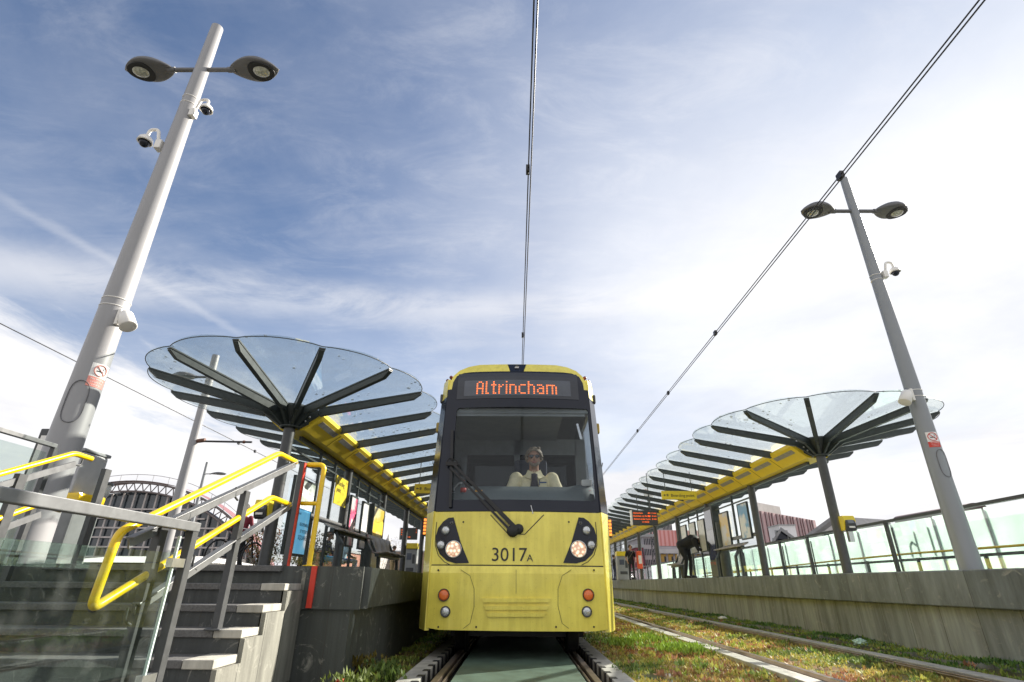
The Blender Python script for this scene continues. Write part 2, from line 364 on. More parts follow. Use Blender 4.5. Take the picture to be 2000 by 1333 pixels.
def headlens():
    if 'hl' in M: return M['hl']
    m, nt, b = newmat('headlight_glow'); L = nt.links.new; tc = N(nt, 'ShaderNodeTexCoord'); n1 = N(nt, 'ShaderNodeTexVoronoi', i_Scale=26.); L(tc.outputs['Object'], n1.inputs['Vector'])
    r = N(nt, 'ShaderNodeValToRGB'); L(n1.outputs['Distance'], r.inputs['Fac']); r.color_ramp.elements[0].position = .15; r.color_ramp.elements[0].color = (1, .80, .55, 1); r.color_ramp.elements[1].position = .62; r.color_ramp.elements[1].color = (.30, .12, .05, 1)
    b.inputs['Base Color'].default_value = (.5, .45, .4, 1); b.inputs['Roughness'].default_value = .15; L(r.outputs[0], b.inputs['Emission Color']); b.inputs['Emission Strength'].default_value = .62; M['hl'] = m; return m
def disc(c, r, n=28): return [(c[0] + r * math.cos(2 * PI * i / n), c[1] + r * math.sin(2 * PI * i / n)) for i in range(n)]
def strip(pts, w):
    """thin closed band (x,z) along a polyline"""
    a = []; b = []
    for i, p in enumerate(pts):
        q0 = pts[max(i - 1, 0)]; q1 = pts[min(i + 1, len(pts) - 1)]
        d = V((q1[0] - q0[0], q1[1] - q0[1])).normalized(); n = V((-d.y, d.x))
        a.append((p[0] + n.x * w / 2, p[1] + n.y * w / 2)); b.append((p[0] - n.x * w / 2, p[1] - n.y * w / 2))
    return a + b[::-1]
tram = thing('tram', (0, TY + 1, 0), 'yellow tram with a lit destination board and glowing headlights standing at the platform', 'tram')
Yl = M['yellow']; Bk = M['black']
ZB, ZS, ZP, ZW = .285, .972, .9721, 1.588
HW = lambda z: 1.045 if z < 1.0 else 1.045 - (z - 1.0) * .012 if z < 3.2 else 1.02 - (z - 3.2) * .04
# --- front skins
bump = [(-1.045, ZB + .02), (-.9, ZB), (.9, ZB), (1.045, ZB + .02), (1.045, ZS), (-1.045, ZS)]
surf('bumper', bump, 0, Yl, tram, .05)
pan = [(-HW(1), ZP), (HW(1), ZP), (HW(1.58), ZW), (-HW(1.58), ZW)]
fp = surf('front_panel', pan, 0, Yl, tram, .05)
topz = T(1008, 712)[1]
_k = (topz - 3.22) / (3.735 - 3.22); _c = lambda z: 3.22 + (z - 3.22) * _k
cap = [(-1.0, 3.22), (1.0, 3.22), (1.0, 3.40), (.955, _c(3.53)), (.87, _c(3.63)), (.74, _c(3.70)), (.58, topz), (-.58, topz), (-.74, _c(3.70)), (-.87, _c(3.63)), (-.955, _c(3.53)), (-1.0, 3.40)]
surf('roof_cap', cap, 0, Yl, tram, .05)
# black mask with a windscreen opening (two C-shaped halves joined by the outline)
wl, wb = T(879, 977); wr, wt = T(1149, 800); mt = T(1008, 726)[1]; mw = 1.03
sidez = T(863, 763)[1]
def mask_half(s):
    out = [(0, ZW + .008), (s * 1.037, ZW + .008), (s * 1.015, sidez), (s * .955, sidez + .005), (s * .945, mt - .18), (s * .90, mt - .07), (s * .80, mt - .012), (s * .68, mt), (0, mt)]
    w = wr if s > 0 else -wl
    inn = [(0, wt), (s * (w - .03), wt), (s * w, wt - .04), (s * w, wb + .04), (s * (w - .03), wb), (0, wb)]
    return out + inn
mk = surf('windscreen_surround', mask_half(1), .008, Bk, tram, .03)
mk2 = surf('surround_half', mask_half(-1), .008, Bk, mk, .03)
# windscreen pane
surf('windscreen', [(wl - .01, wb - .01), (wr + .01, wb - .01), (wr + .01, wt + .01), (wl - .01, wt + .01)], -.004, M['windscreen'], tram, .006, .2)
# destination display
a, b_ = T(892, 781); c, d_ = T(1126, 733)
db = surf('destination_display', [(a, b_), (c, b_), (c, d_), (a, d_)], .014, mat('display_hood', (.028, .032, .042), .3), tram, .006)
a, b_ = T(906, 775); c, d_ = T(1113, 746)
surf('display_glass', [(a, b_), (c, b_), (c, d_), (a, d_)], .017, mat('display_face', (.055, .065, .085), .25, coat=.4), db, .004)
GL = {'A': ('0110', '1001', '1001', '1001', '1111', '1001', '1001', '1001'), 'l': ('10', '10', '10', '10', '10', '10', '10', '11'),
      't': ('010', '010', '111', '010', '010', '010', '010', '011'), 'r': ('000', '000', '101', '110', '100', '100', '100', '100'),
      'i': ('1', '0', '1', '1', '1', '1', '1', '1'), 'n': ('0000', '0000', '1110', '1001', '1001', '1001', '1001', '1001'),
      'c': ('0000', '0000', '0111', '1000', '1000', '1000', '1000', '0111'), 'h': ('1000', '1000', '1110', '1001', '1001', '1001', '1001', '1001'),
      'a': ('0000', '0000', '1110', '0001', '0111', '1001', '1001', '0111'), 'm': ('000000', '000000', '111110', '100101', '100101', '100101', '100101', '100101')}
x0, z0 = T(930, 771.5); x1, z1 = T(1087, 747); word = 'Altrincham'
tot = sum(len(GL[ch][0]) for ch in word) + len(word) - 1
mb = MB(); cx = x0; sx = (x1 - x0) / tot; sz = (z1 - z0) / 8
for ch in word:
    g = GL[ch]
    for rr, row in enumerate(g):
        for cc_, bit in enumerate(row):
            if bit == '1':
                xx = cx + (cc_ + .5) * sx; zz = z1 - (rr + .5) * sz; p = F3(xx, zz, .0185)
                mb.box(p, (sx * .80, .003, sz * .56))
    cx += (len(g[0]) + 1) * sx
mb.build('destination_lettering', emit('led_orange', (1, .22, .06), .5), db)
# roof lamp wedge
pts = [T(990, 711), T(1031, 711), T(1025, 725), T(997, 725)]
zt = pts[0][1]
wg = surf('top_lamp_housing', [(-.155, zt - .02), (.125, zt - .02), (.085, mt + .003), (-.115, mt + .003)], .008, M['black'], tram, .02, .05)
p = F3(-.015, (zt + mt) / 2 - .01, .016); MB().lathe([(0, -.012), (.03, -.008), (.034, 0), (.034, .012)], p, Matrix.Rotation(R(-90 + 0), 3, 'X') @ Matrix.Rotation(PI, 3, 'X'), 20).build('top_lamp', M['steel'], wg)
# marker lamps on roof edge
for s in (-1, 1):
    for dx, dz in ((0, 0), (-.05, .055)):
        q = V((s * (1.03 + dx), TY + .75, 3.54 + dz)); k = MB(); k.tube([q, q + V((s * .035, -.02, .03))], [.028, .03], 10); k.ell(q + V((s * .04, -.022, .034)), (.028, .028, .028), 10, 6); k.build('marker_lamp', mat('marker_dark_red', (.16, .02, .02), .3), tram)
# lower front details --------------------------------------------------
dark = mat('panel_gap', (.02, .02, .015), .6)
def gap(name, pix, w, parent, off=.004): return surf(name, strip([T(*q) for q in pix], w), off, dark, parent, .006, .3)
surf('panel_gap', strip([(x, ZP) for x in np.linspace(-1.04, 1.04, 9)], .013), .004, dark, tram, .03, .3)
k = MB(); k.bx((-.95, TY + .12, .8), (.95, TY + .2, 1.1)); k.build('gap_filler', M['rubber'], tram)  # unseen dark filler added to stop light showing through the bumper seam
gap('panel_gap', [(958, 1006), (993, 1044), (1025, 1044), (1062, 1006)], .010, fp)
for s in (0, 1):
    f = (lambda x: x) if s == 0 else (lambda x: 2016 - x)
    gap('panel_gap', [(f(853), 1020), (f(851), 1040), (f(850), 1065), (f(856), 1085), (f(868), 1098), (f(880), 1104)], .008, fp)
    pts = [(886, 1011), (900, 1060), (916, 1100), (890, 1101), (873, 1096), (859, 1083), (852, 1066), (851, 1048), (856, 1032), (866, 1019), (876, 1012)]
    P2 = [T(f(x), y) for x, y in pts]
    hc = surf('headlight_cluster', P2 if s == 0 else P2[::-1], .007, M['black'], tram, .02, .07)
    HLG = headlens()
    def lamp(name, px, py, r, m, parent, bez=M['dgrey']):
        c = T(f(px), py); p = F3(*c, .008)
        Mx = Matrix.Rotation(PI / 2, 3, 'X')
        k = MB(); k.lathe([(r * 1.14, 0), (r * 1.14, .012), (r * 1.02, .018), (r * 1.0, .004)], p, Mx, 28); o = k.build(name, bez, parent)
        k = MB(); k.lathe([(r, 0), (r * .98, .010), (r * .6, .016), (0, .018)], p, Mx, 28); k.build('lens', m, o); return o
    led = mat('led_lens', (.55, .57, .58), .2, metal=.6, var=.45, scale=70)
    lamp('lamp', 870.5, 1036, .052, led, hc); lamp('lamp', 861.3, 1064.5, .05, led, hc)
    lamp('headlight', 886, 1073, .088, HLG, hc, M['steel'])
    lamp('sensor', 882.5, 1022.3, .016, M['dgrey'], hc, M['steel'])
    lamp('indicator', 867, 1162.5, .06, mat('orange_lens', (.80, .17, .03), .25, coat=.5, var=.1, scale=60), tram)
    lamp('fog_lamp', 870, 1195, .052, led, tram)
# mouldings on the bumper
for (xa, xb, y) in ((941, 1076, 1173), (945.5, 1072, 1187.5), (950, 1066, 1201)):
    a = T(xa, y - 4); b2 = T(xb, y - 4); a2 = T(xa + 3, y + 4); b3 = T(xb - 4, y + 4)
    surf('bumper_rib', [a2, b3, b2, a], .022, Yl, tram, .024, .3)
for s in (-1, 1):   # access panels and fixings on the bumper skin
    f = (lambda x: x) if s < 0 else (lambda x: 2016 - x)
    gap('panel_gap', [(f(900), 1113), (f(918), 1125), (f(926), 1150), (f(926), 1185), (f(918), 1218), (f(905), 1228)], .004, tram, .003)
    for (px, py) in ((856, 1114), (856, 1225), (930, 1225), (905, 1020), (905, 1098)):
        c = T(f(px), py); surf('fixing', disc(c, .011, 12), .004, dark, tram, .006, .3)
gap('panel_gap', [(1008, 1113), (1008, 1160)], .003, tram, .002)
# fleet number
def front_text(s, x0, z0, size, sx=1):
    o = text_mesh('fleet_number', s, size, num, None, face_y(V((x0, 0, z0))), .0015, sx=sx); org = WL(fp); o.parent = fp
    for v in o.data.vertices: v.co = F3(v.co.x, v.co.z, .004 - v.co.y) - org
num = mat('number_dark', (.025, .025, .02), .4)
x0, z0 = T(958.5, 1096); x1, z1 = T(1028, 1070)
front_text('3017', x0, z0, (z1 - z0) * 1.42, 1.02)
x0, z0 = T(1029, 1096.5); x1, z1 = T(1040, 1083)
front_text('A', x0, z0, (z1 - z0) * 1.42)
# small vertical mark on the lower windscreen and wiring of the wiper
q = [F3(*T(1037, 988), .012), F3(*T(1041, 1004), .012)]; MB().tube(q, .006, 6).build('aerial_stub', M['steel'], mk)
wip = thing('wiper', (0, 0, 0), None, None); wip.parent = tram; wip.location = -WL(tram); del_keys = 0
piv = F3(*T(1010, 1036), .05); elb = F3(*T(884, 906), .06)
k = MB(); k.lathe([(.07, 0), (.07, .04), (.05, .055), (0, .06)], F3(*T(1001, 1038), .0), Matrix.Rotation(PI / 2, 3, 'X'), 20); k.lathe([(.06, 0), (.06, .03), (.04, .045), (0, .05)], F3(*T(1013, 1034), .0), Matrix.Rotation(PI / 2, 3, 'X'), 20)
k.build('wiper_pivot', M['rubber'], wip)
k = MB(); k.bar(piv, elb, .055, .03, (0, -1, 0), .03, .02); k.build('wiper_arm', M['rubber'], wip)
k = MB(); k.bar(F3(*T(1000, 1040), .045), F3(*T(880, 915), .055), .028, .022, (0, -1, 0)); k.build('wiper_arm', M['rubber'], wip)
k = MB(); t0 = T(884, 842); t1 = T(880, 992); k.bar(F3(*t0, .03), F3(*t1, .03), .035, .03, (0, -1, 0)); k.box(F3(*T(884, 908), .05), (.16, .05, .05)); k.tube([F3(*T(872, 905), .05), F3(*T(880, 897), .07), F3(*T(892, 902), .07), F3(*T(901, 915), .06)], .008, 6); k.build('wiper_blade', M['rubber'], wip)
# --- sides -------------------------------------------------------------
PATH = [(1.035, None), (1.165, TY + .45), (1.235, TY + 1.1), (1.265, TY + 2.6), (1.265, 12), (1.265, 21), (1.265, 36)]
def side_pt(s, i, z, out=0):
    x, y = PATH[i]
    lean = max(0, z - 2.0) * .055
    if i == 0: hw = HW(z) if z < 3.2 else 1.0; return V((s * (hw + out), yf(hw, z) + .012, z))
    return V((s * (x - lean + out), y + (max(0, z - 1.6) * .11 if i < 4 else 0), z))
def side_band(name, s, z0, z1, i0, i1, m, parent, out=0, tz=(), th=.05):
    k = MB(); zs = [z0, *tz, z1]
    for i in range(i0, i1):
        for a, b in zip(zs[:-1], zs[1:]):
            q = [side_pt(s, i, a, out), side_pt(s, i + 1, a, out), side_pt(s, i + 1, b, out), side_pt(s, i, b, out)]
            k.add(q, [(0, 1, 2, 3)])
    o = k.build(name, m, parent)
    sol = o.modifiers.new('skin', 'SOLIDIFY'); sol.thickness = th; sol.offset = 0; return o
body = None
for s in (-1, 1):
    b1 = side_band('side_skirt', s, .275, ZS, 0, 6, Yl, tram)
    side_band('side_panel', s, ZP, 1.60, 0, 6, Yl, tram)
    side_band('corner_pillar', s, 1.60, 3.2, 0, 1, Bk, tram, .0)
    cs = side_band('cab_side', s, 1.60, 1.78, 1, 3, M['silver'], tram); side_band('cab_side_top', s, 3.32, 3.5, 1, 3, M['silver'], cs)
    side_band('cab_side_top', s, 3.2, 3.5, 0, 1, Yl, cs)
    side_band('side_window', s, 1.78, 3.32, 1, 3, M['glass_dark'] if s < 0 else glass('cab_side_glass', (.80, .82, .83), .5), tram, -.004, th=.008)
    side_band('side_window', s, 1.62, 2.75, 4, 6, Bk, tram)
    wn = side_band('window_pillar', s, 1.60, 3.5, 3, 4, M['silver'], tram, tz=(2.4, 3.1))
    side_band('door_window', s, 1.75, 2.72, 3, 4, M['glass_dark'], wn, .03, th=.008)
    side_band('cantrail', s, 2.75, 3.5, 4, 6, M['silver'], tram, tz=(3.1,))
    # camera pods and orange side repeater
    q = side_pt(s, 2, 2.98, .02); k = MB(); k.bbox(q + V((s * .03, 0, 0)), (.09, .12, .16), .03); k.build('mirror_camera', mat('pod_ochre', (.45, .32, .05), .4), tram)
    q = side_pt(s, 1, 3.25, .01); k = MB(); k.bbox(q + V((s * .015, 0, 0)), (.05, .09, .13), .02); k.build('side_lamp', M['dgrey'], tram)
    q = side_pt(s, 2, 1.50, .01); k = MB(); k.bbox(q + V((s * .04, 0, 0)), (.10, .09, .26), .025); il = k.build('side_indicator', M['dgrey'], tram)
    k = MB()
    for jx in range(2):
        for jz in range(5): k.box(q + V((s * (.015 + jx * .05), -.05, -.09 + jz * .045)), (.034, .012, .03))
    k.build('indicator_leds', emit('amber_leds', (1, .27, .04), .7), il)
    k = MB()
    for zz in (.99, 2.3): k.tube([side_pt(s, 1, zz, .028), side_pt(s, 2, zz, .028), side_pt(s, 3, zz, .028)], .006, 6)
    k.build('side_seam', dark, b1)
# roof
k = MB(); prof = [(-1.21, 3.5), (-1.05, 3.64), (-.8, 3.72), (-.4, 3.75), (.4, 3.75), (.8, 3.72), (1.05, 3.64), (1.21, 3.5)]
f0 = [V((x * .80, yf(x * .8, min(z, 3.73) - .02) + .01, min(z, 3.735) - .015)) for x, z in prof]; f1 = [V((x, TY + 1.9, z)) for x, z in prof]; f2 = [V((x, 36, z)) for x, z in prof]
n = len(prof)
for A, B in ((f0, f1), (f1, f2)): k.add(A + B, [(i, i + 1, n + i + 1, n + i) for i in range(n - 1)])
k.build('roof', M['mgrey'], tram).modifiers.new('skin', 'SOLIDIFY').thickness = .04
for s in (-1, 1):   # shoulder between cap and roof
    k = MB(); k.add([V((s * 1.0, yf(1, 3.22) + .01, 3.2)), V((s * 1.0, yf(1, 3.42) + .01, 3.42)), V((s * .96, yf(.96, 3.53) + .01, 3.53)), V((s * .88, yf(.88, 3.63) + .01, 3.63)), V((s * .76, yf(.76, 3.70) + .01, 3.70)),
                     V((s * 1.14, TY + 1.3, 3.2)), V((s * 1.13, TY + 1.3, 3.5)), V((s * 1.06, TY + 1.4, 3.6)), V((s * .95, TY + 1.5, 3.67)), V((s * .8, TY + 1.6, 3.72))],
                    [(i, i + 1, i + 6, i + 5) for i in range(4)])
    k.build('roof_shoulder', Yl, tram)
# running gear
k = MB(); k.bx((-.85, TY + .9, .32), (.85, 34, .42)); k.bx((-.85, TY + .9, .16), (.85, TY + 2.7, .40)); k.build('underframe', M['rubber'], tram)
for yy in (TY + 1.0, TY + 2.8):
    for s in (-1, 1):
        k = MB(); Mx = Matrix.Rotation(PI / 2, 3, 'Y'); k.lathe([(.10, -.07), (.28, -.06), (.30, -.04), (.30, .06), (.33, .06), (.33, .09), (.1, .09)], (s * .72, yy, .30), Mx if s < 0 else Mx @ Matrix.Rotation(PI, 3, 'X'), 32); k.build('wheel', M['rubber'], tram)
k = MB(); k.bx((-.9, TY + 1.3, .13), (.9, TY + 1.36, .30)); k.build('lifeguard_bar', M['rubber'], tram)
# --- cab interior ----------------------------------------------------------
intg = mat('cab_lining', (.24, .255, .26), .6); intd = mat('cab_dark', (.03, .034, .042), .4)
cabin = thing('cab_interior', (0, TY + 1, 1.4), None, None); cabin.parent = tram; cabin.location = V((0, TY + 1, 1.4)) - WL(tram)
k = MB(); zc = T(1000, 800)[1]
k.bx((-1.15, TY + .35, 1.2), (1.15, TY + 2.4, 1.26)); k.build('cab_floor', intd, cabin)
k = MB(); k.bx((-1.0, TY + .55, zc + .03), (.66, TY + 2.3, zc + .10)); k.bx((-1.0, TY + .38, zc - .02), (1.0, TY + .56, zc + .04)); k.build('cab_ceiling', intg, cabin)
yb = TY + 2.15
k = MB(); k.bx((-1.15, yb, 1.25), (-.86, yb + .05, zc + .05)); k.bx((-.06, yb, 1.25), (.04, yb + .05, zc + .05)); k.bx((.98, yb, 1.25), (1.15, yb + .05, zc + .05)); k.bx((-.9, yb, zc - .22), (1.0, yb + .05, zc + .05)); k.build('bulkhead_frame', intg, cabin)
k = MB(); k.bx((-.86, yb + .02, 1.25), (-.06, yb + .04, zc - .22)); k.bx((.04, yb + .02, 1.25), (.98, yb + .04, zc - .22)); k.build('bulkhead_glass', glass('bulkhead_tint', (.10, .11, .16), .35), cabin)
k = MB(); k.bx((-1.15, yb + .1, 1.25), (1.15, yb + .15, 1.9)); k.bx((-1.15, yb + 4, 1.25), (1.15, yb + 4.05, 3.4)); k.build('saloon_partition', intd, cabin)
for xx in (-.55, .55):
    k = MB(); k.bbox((xx, yb + 1.3, 2.55), (.22, .1, .5), .04); k.build('saloon_panel', mat('saloon_beige', (.30, .25, .17), .6), cabin)
k = MB(); k.bbox((-.9, yb - .1, 2.0), (.1, .1, 1.4), .03); k.build('cab_cupboard', intg, cabin)
# dashboard: curved shelf
dz = T(1000, 948)[1]
k = MB(); dz = P(1000, 949, Y=TY + .58).z; prof = [(.30, wb - .12), (.30, wb + .0), (.42, wb + (dz - wb) * .6), (.55, dz - .015), (.62, dz - .01), (.72, wb - .25)]
vs = []; fs = []
for j in range(13):
    x = -1.02 + 2.04 * j / 12
    for (yy, zz) in prof: vs.append(V((x, TY + yy + .06 * x * x, zz + .035 * (x > .8))))
for j in range(12):
    for i in range(5): a = j * 6 + i; fs.append((a, a + 1, a + 7, a + 6))
k.add(vs, fs, True); k.build('dashboard', mat('dash_grey_green', (.12, .14, .14), .65), cabin).modifiers.new('skin', 'SOLIDIFY').thickness = .02
k = MB(); k.bbox((.95, TY + .62, wb + .30), (.14, .10, .09), .02); k.tube([(.98, TY + .6, wb + .1), (.96, TY + .6, wb + .3)], .012, 6); k.build('radio_handset', M['white'], cabin)
k = MB(); k.tube([(-.86, TY + .5, wb + .10), (-.86, TY + .5, wb + .2), (-.80, TY + .5, wb + .27), (-.72, TY + .5, wb + .27), (-.66, TY + .5, wb + .2), (-.66, TY + .5, wb + .1)], .012, 8); k.bbox((-.76, TY + .5, wb + .13), (.26, .1, .03), .01); k.build('dash_handle', M['steel'], cabin)
k = MB(); k.bbox((-.2, TY + .62, wb + .15), (.26, .1, .07), .02); k.build('dash_console', intd, cabin)
k = MB(); k.bbox((.2, TY + 1.35, 2.05), (.5, .14, .9), .05); k.bbox((.2, TY + 1.15, 1.55), (.52, .5, .14), .05); k.build('driver_seat', mat('seat_navy', (.03, .035, .06), .8), cabin)
k = MB(); ax = F3(*T(879, 806), -.05); k.bx((-.92, TY + .40, zc - .06), (.95, TY + .43, zc - .02)); k.build('sun_blind', intg, cabin)
for s, xx in ((-1, 888), (1, 1128)):
    a = F3(*T(xx, 826), -.06); b2 = F3(*T(xx + (-4 if s < 0 else 8), 856), -.06); k = MB(); k.bar(a, b2, .03, .012, (0, -1, 0)); k.build('blind_arm', M['steel'], cabin)
# things lying on the dash
def bottle(x, y, z, label):
    t = thing('drink_bottle', (x, y, z), label, 'bottle')
    k = MB(); k.lathe([(.0, 0), (.036, 0), (.038, .02), (.034, .08), (.038, .12), (.036, .15), (.014, .19), (.013, .205)], (0, 0, 0), None, 20); k.build('body', glass('bottle_plastic', (.75, .78, .8), .5), t, fix=False)
    k = MB(); k.lathe([(.0385, .06), (.0395, .06), (.0395, .12), (.0385, .12)], (0, 0, 0), None, 20); k.build('wrapper', M['red'], t, fix=False)
    k = MB(); k.lathe([(.016, .205), (.016, .225), (0, .227)], (0, 0, 0), None, 16); k.build('cap', M['red'], t, fix=False); return t
b0 = bottle(-.73, TY + .46, wb + .08, 'clear drink bottle with a red wrapper and red cap on the tram dashboard')
t = thing('carton', (-.52, TY + .46, wb + .075), 'small orange carton on the tram dashboard below the wiper arm', 'carton')
k = MB(); k.bbox((0, 0, .05), (.10, .05, .10), .006); k.build('box', mat('carton_orange', (.75, .38, .06), .6), t, fix=False)
k = MB(); k.box((.02, -.027, .05), (.03, .003, .05)); k.build('print', M['dgrey'], t, fix=False)
t = thing('cup', (.97, TY + .50, wb + .10), 'small red cup at the right end of the tram dashboard', 'cup')
k = MB(); k.lathe([(0, 0), (.028, 0), (.036, .08), (.033, .08), (.026, .005)], (0, 0, 0), None, 18); k.build('body', M['red'], t, fix=False)
# ================================================================== PEOPLE
SK = mat('skin', (.46, .25, .17), .5, var=.08, scale=20); LIP = mat('lips', (.36, .14, .11), .5)
HAIR = mat('hair_brown', (.05, .03, .018), .6, var=.5, scale=60); HAIRG = mat('hair_grey_blond', (.27, .21, .15), .7, var=.75, scale=60)
BLK = mat('cloth_black', (.016, .016, .018), .85, var=.25, scale=30, bump=.3); EYE = mat('eye_dark', (.02, .015, .012), .25)
def cloth(n, c): return mat(n, c, .85, var=.14, scale=18, bump=.35, bscale=30)
def etube(pts, rad, sd, n=14):
    """closed elliptical tube; rad=[(a,b)] with a along sd"""
    pts = [V(p) for p in pts]; vs = []; fs = []; sd = V(sd)
    for i, p in enumerate(pts):
        d = (pts[min(i + 1, len(pts) - 1)] - pts[max(i - 1, 0)]).normalized(); s = (sd - d * sd.dot(d)).normalized(); u = d.cross(s)
        for j in range(n): t = 2 * PI * j / n; vs.append(p + s * math.cos(t) * rad[i][0] + u * math.sin(t) * rad[i][1])
    for i in range(len(pts) - 1):
        for j in range(n): fs.append((i * n + j, i * n + (j + 1) % n, (i + 1) * n + (j + 1) % n, (i + 1) * n + j))
    fs.append(tuple(range(n))[::-1]); o = (len(pts) - 1) * n; fs.append(tuple(range(o, o + n))); return vs, fs
def limb(p0, p1, r0, r1, rb=None):
    """tapered limb with a swelling and rounded ends"""
    p0 = V(p0); p1 = V(p1); d = p1 - p0; L = d.length; u = d / L; rb = rb or (r0 + r1) / 2 * 1.06
    pts = [p0 - u * r0 * .85, p0 - u * r0 * .5, p0, p0 + d * .3, p0 + d * .65, p1, p1 + u * r1 * .5, p1 + u * r1 * .85]
    rs = [r0 * .45, r0 * .85, r0, rb, rb * .45 + r1 * .55, r1, r1 * .85, r1 * .45]
    return etube(pts, [(r, r) for r in rs], V((1, 0, 0)) if abs(u.x) < .8 else V((0, 0, 1)))
def person(label, loc, rz, cols, J=None, hair=HAIR, hairlen=.0, scale=1.0, girth=1.0, sleeve='short', vox=.0085, category='person', beard=False, cap=None):
    root = thing('person', loc, label, category, rz=rz)
    j = dict(pelvis=(0, 0, .94), chest=(0, .0, 1.26), neck=(0, 0, 1.47), head=(0, .03, 1.64), hipL=(-.095, 0, .92), hipR=(.095, 0, .92),
             kneeL=(-.11, .03, .50), kneeR=(.11, .03, .50), ankL=(-.12, -.02, .09), ankR=(.12, -.02, .09), toeL=(-.14, .13, .035), toeR=(.14, .13, .035),
             shL=(-.185, 0, 1.41), shR=(.185, 0, 1.41), elL=(-.25, -.03, 1.13), elR=(.25, -.03, 1.13), wrL=(-.255, .06, .88), wrR=(.255, .06, .88), face=(0, 1, 0), up=(0, 0, 1))
    if J: j.update(J)
    j = {k: V(v) for k, v in j.items()}
    prim = []
    def add(t, lab): prim.append((t, lab))
    g = girth; sdw = (j['shR'] - j['shL']).normalized()
    pv, ch, nk = j['pelvis'], j['chest'], j['neck']
    wa = pv.lerp(ch, .45)
    add(etube([pv - (ch - pv).normalized() * .12, pv - (ch - pv).normalized() * .06, pv, wa, ch, ch.lerp(nk, .55), ch.lerp(nk, .8), nk], [(.09, .07), (.15 * g, .105 * g), (.165 * g, .115 * g), (.15 * g, .112 * g), (.178 * g, .122 * g), (.165 * g, .10 * g), (.11 * g, .075), (.06, .055)], sdw, 20), 'top')
    add(etube([pv - (ch - pv).normalized() * .14, pv - (ch - pv).normalized() * .05, pv + (ch - pv).normalized() * .04], [(.12 * g, .10 * g), (.17 * g, .122 * g), (.168 * g, .118 * g)], sdw, 20), 'legs')
    hd = j['head']; up = j['up'].normalized(); fc = j['face']; fc = (fc - up * fc.dot(up)).normalized(); sd = fc.cross(up)
    add(limb(nk - (hd - nk).normalized() * .03, hd - up * .03, .058, .054), 'skin')
    add(etube([hd + up * z + fc * y for z, y in ((-.115, .045), (-.095, .035), (-.06, .018), (-.01, .004), (.04, -.004), (.085, -.008), (.112, -.008), (.124, -.008))], [(.025, .03), (.046, .055), (.062, .082), (.072, .097), (.077, .10), (.066, .086), (.04, .055), (.012, .02)], sd, 18), 'skin')
    add(etube([hd + fc * .088 + up * .025, hd + fc * .108 - up * .012, hd + fc * .098 - up * .028], [(.009, .009), (.015, .014), (.012, .008)], sd, 8), 'skin')
    add(etube([hd + fc * .084 - up * .058 - sd * .024, hd + fc * .091 - up * .058, hd + fc * .084 - up * .058 + sd * .024], [(.004, .004), (.009, .009), (.004, .004)], up, 8), 'lip')
    for s in (-1, 1):
        add(etube([hd + sd * s * .030 + fc * .078 + up * .012, hd + sd * s * .030 + fc * .088 + up * .012, hd + sd * s * .030 + fc * .092 + up * .012], [(.012, .008), (.012, .008), (.006, .004)], sd, 8), 'eye')
        add(etube([hd + sd * s * .076 + up * -.03, hd + sd * s * .082 + up * .0, hd + sd * s * .08 + up * .028], [(.006, .012), (.009, .019), (.006, .014)], sd, 8), 'skin')
    for a, s in (('L', -1), ('R', 1)):
        add(limb(j['hip' + a], j['knee' + a], .088 * g, .058, .085 * g), 'legs'); add(limb(j['knee' + a], j['ank' + a], .058, .042, .058), 'legs')
        an, to = j['ank' + a], j['toe' + a]; d = (to - an); d.z = 0; d.normalize(); b = V((an.x, an.y, to.z))
        add(etube([b - d * .07, b - d * .045, b + d * .03, b + d * .11, b + d * .17, b + d * .19], [(.02, .025), (.036, .04), (.038, .045), (.046, .036), (.036, .026), (.015, .014)], d.cross(V((0, 0, 1))), 12), 'shoe')
        add(limb(j['sh' + a], j['el' + a], .066 * g, .043, .056 * g), 'top')
        el, wr = j['el' + a], j['wr' + a]; add(limb(el, wr, .041, .028, .041), 'top' if sleeve == 'long' else 'skin')
        if sleeve == 'short': e2 = j['sh' + a].lerp(el, .72); add(limb(j['sh' + a], e2, .074 * g, .066 * g, .068 * g), 'top')
        # hand: palm, four fingers of unequal length bent at the knuckle, thumb from the side
        d = (wr - el).normalized(); inw = V((-s, 0.25, 0)); inw = (inw - d * inw.dot(d)).normalized(); w = d.cross(inw)
        pm = wr + d * .085
        add(etube([wr - d * .01, wr + d * .03, wr + d * .07, pm + d * .005], [(.024, .018), (.036, .017), (.041, .016), (.036, .012)], w, 12), 'skin')
        for q, (o, ln) in enumerate(((-.030, .062), (-.010, .074), (.011, .070), (.030, .054))):
            k0 = pm + w * o - d * .008; k1 = k0 + d * ln * .5 + inw * .012; k2 = k1 + d * ln * .38 + inw * .026
            add(etube([k0, k1, k2, k2 + (k2 - k1).normalized() * .006], [(.0095, .0095), (.009, .009), (.008, .008), (.004, .004)], w, 8), 'skin')
        tw = w if (w.dot(V((0, 1, .2))) > 0) else -w
        t0 = wr + d * .025 + tw * .028; t1 = t0 + d * .035 + tw * .022 + inw * .012; t2 = t1 + d * .03 + tw * .004 + inw * .012
        add(etube([t0, t1, t2, t2 + d * .005], [(.013, .012), (.0115, .011), (.009, .009), (.004, .004)], tw, 8), 'skin')
    bm = bmesh.new(); kd_pts = []
    for (vs, fs), lab in prim:
        bv = [bm.verts.new(v) for v in vs]
        for f in fs: bm.faces.new([bv[i] for i in f])
        kd_pts += [(v, lab) for v in vs]
        for f in fs[:-2]: kd_pts.append((sum((V(vs[i]) for i in f), V((0, 0, 0))) / len(f), lab))
    bmesh.ops.recalc_face_normals(bm, faces=bm.faces)
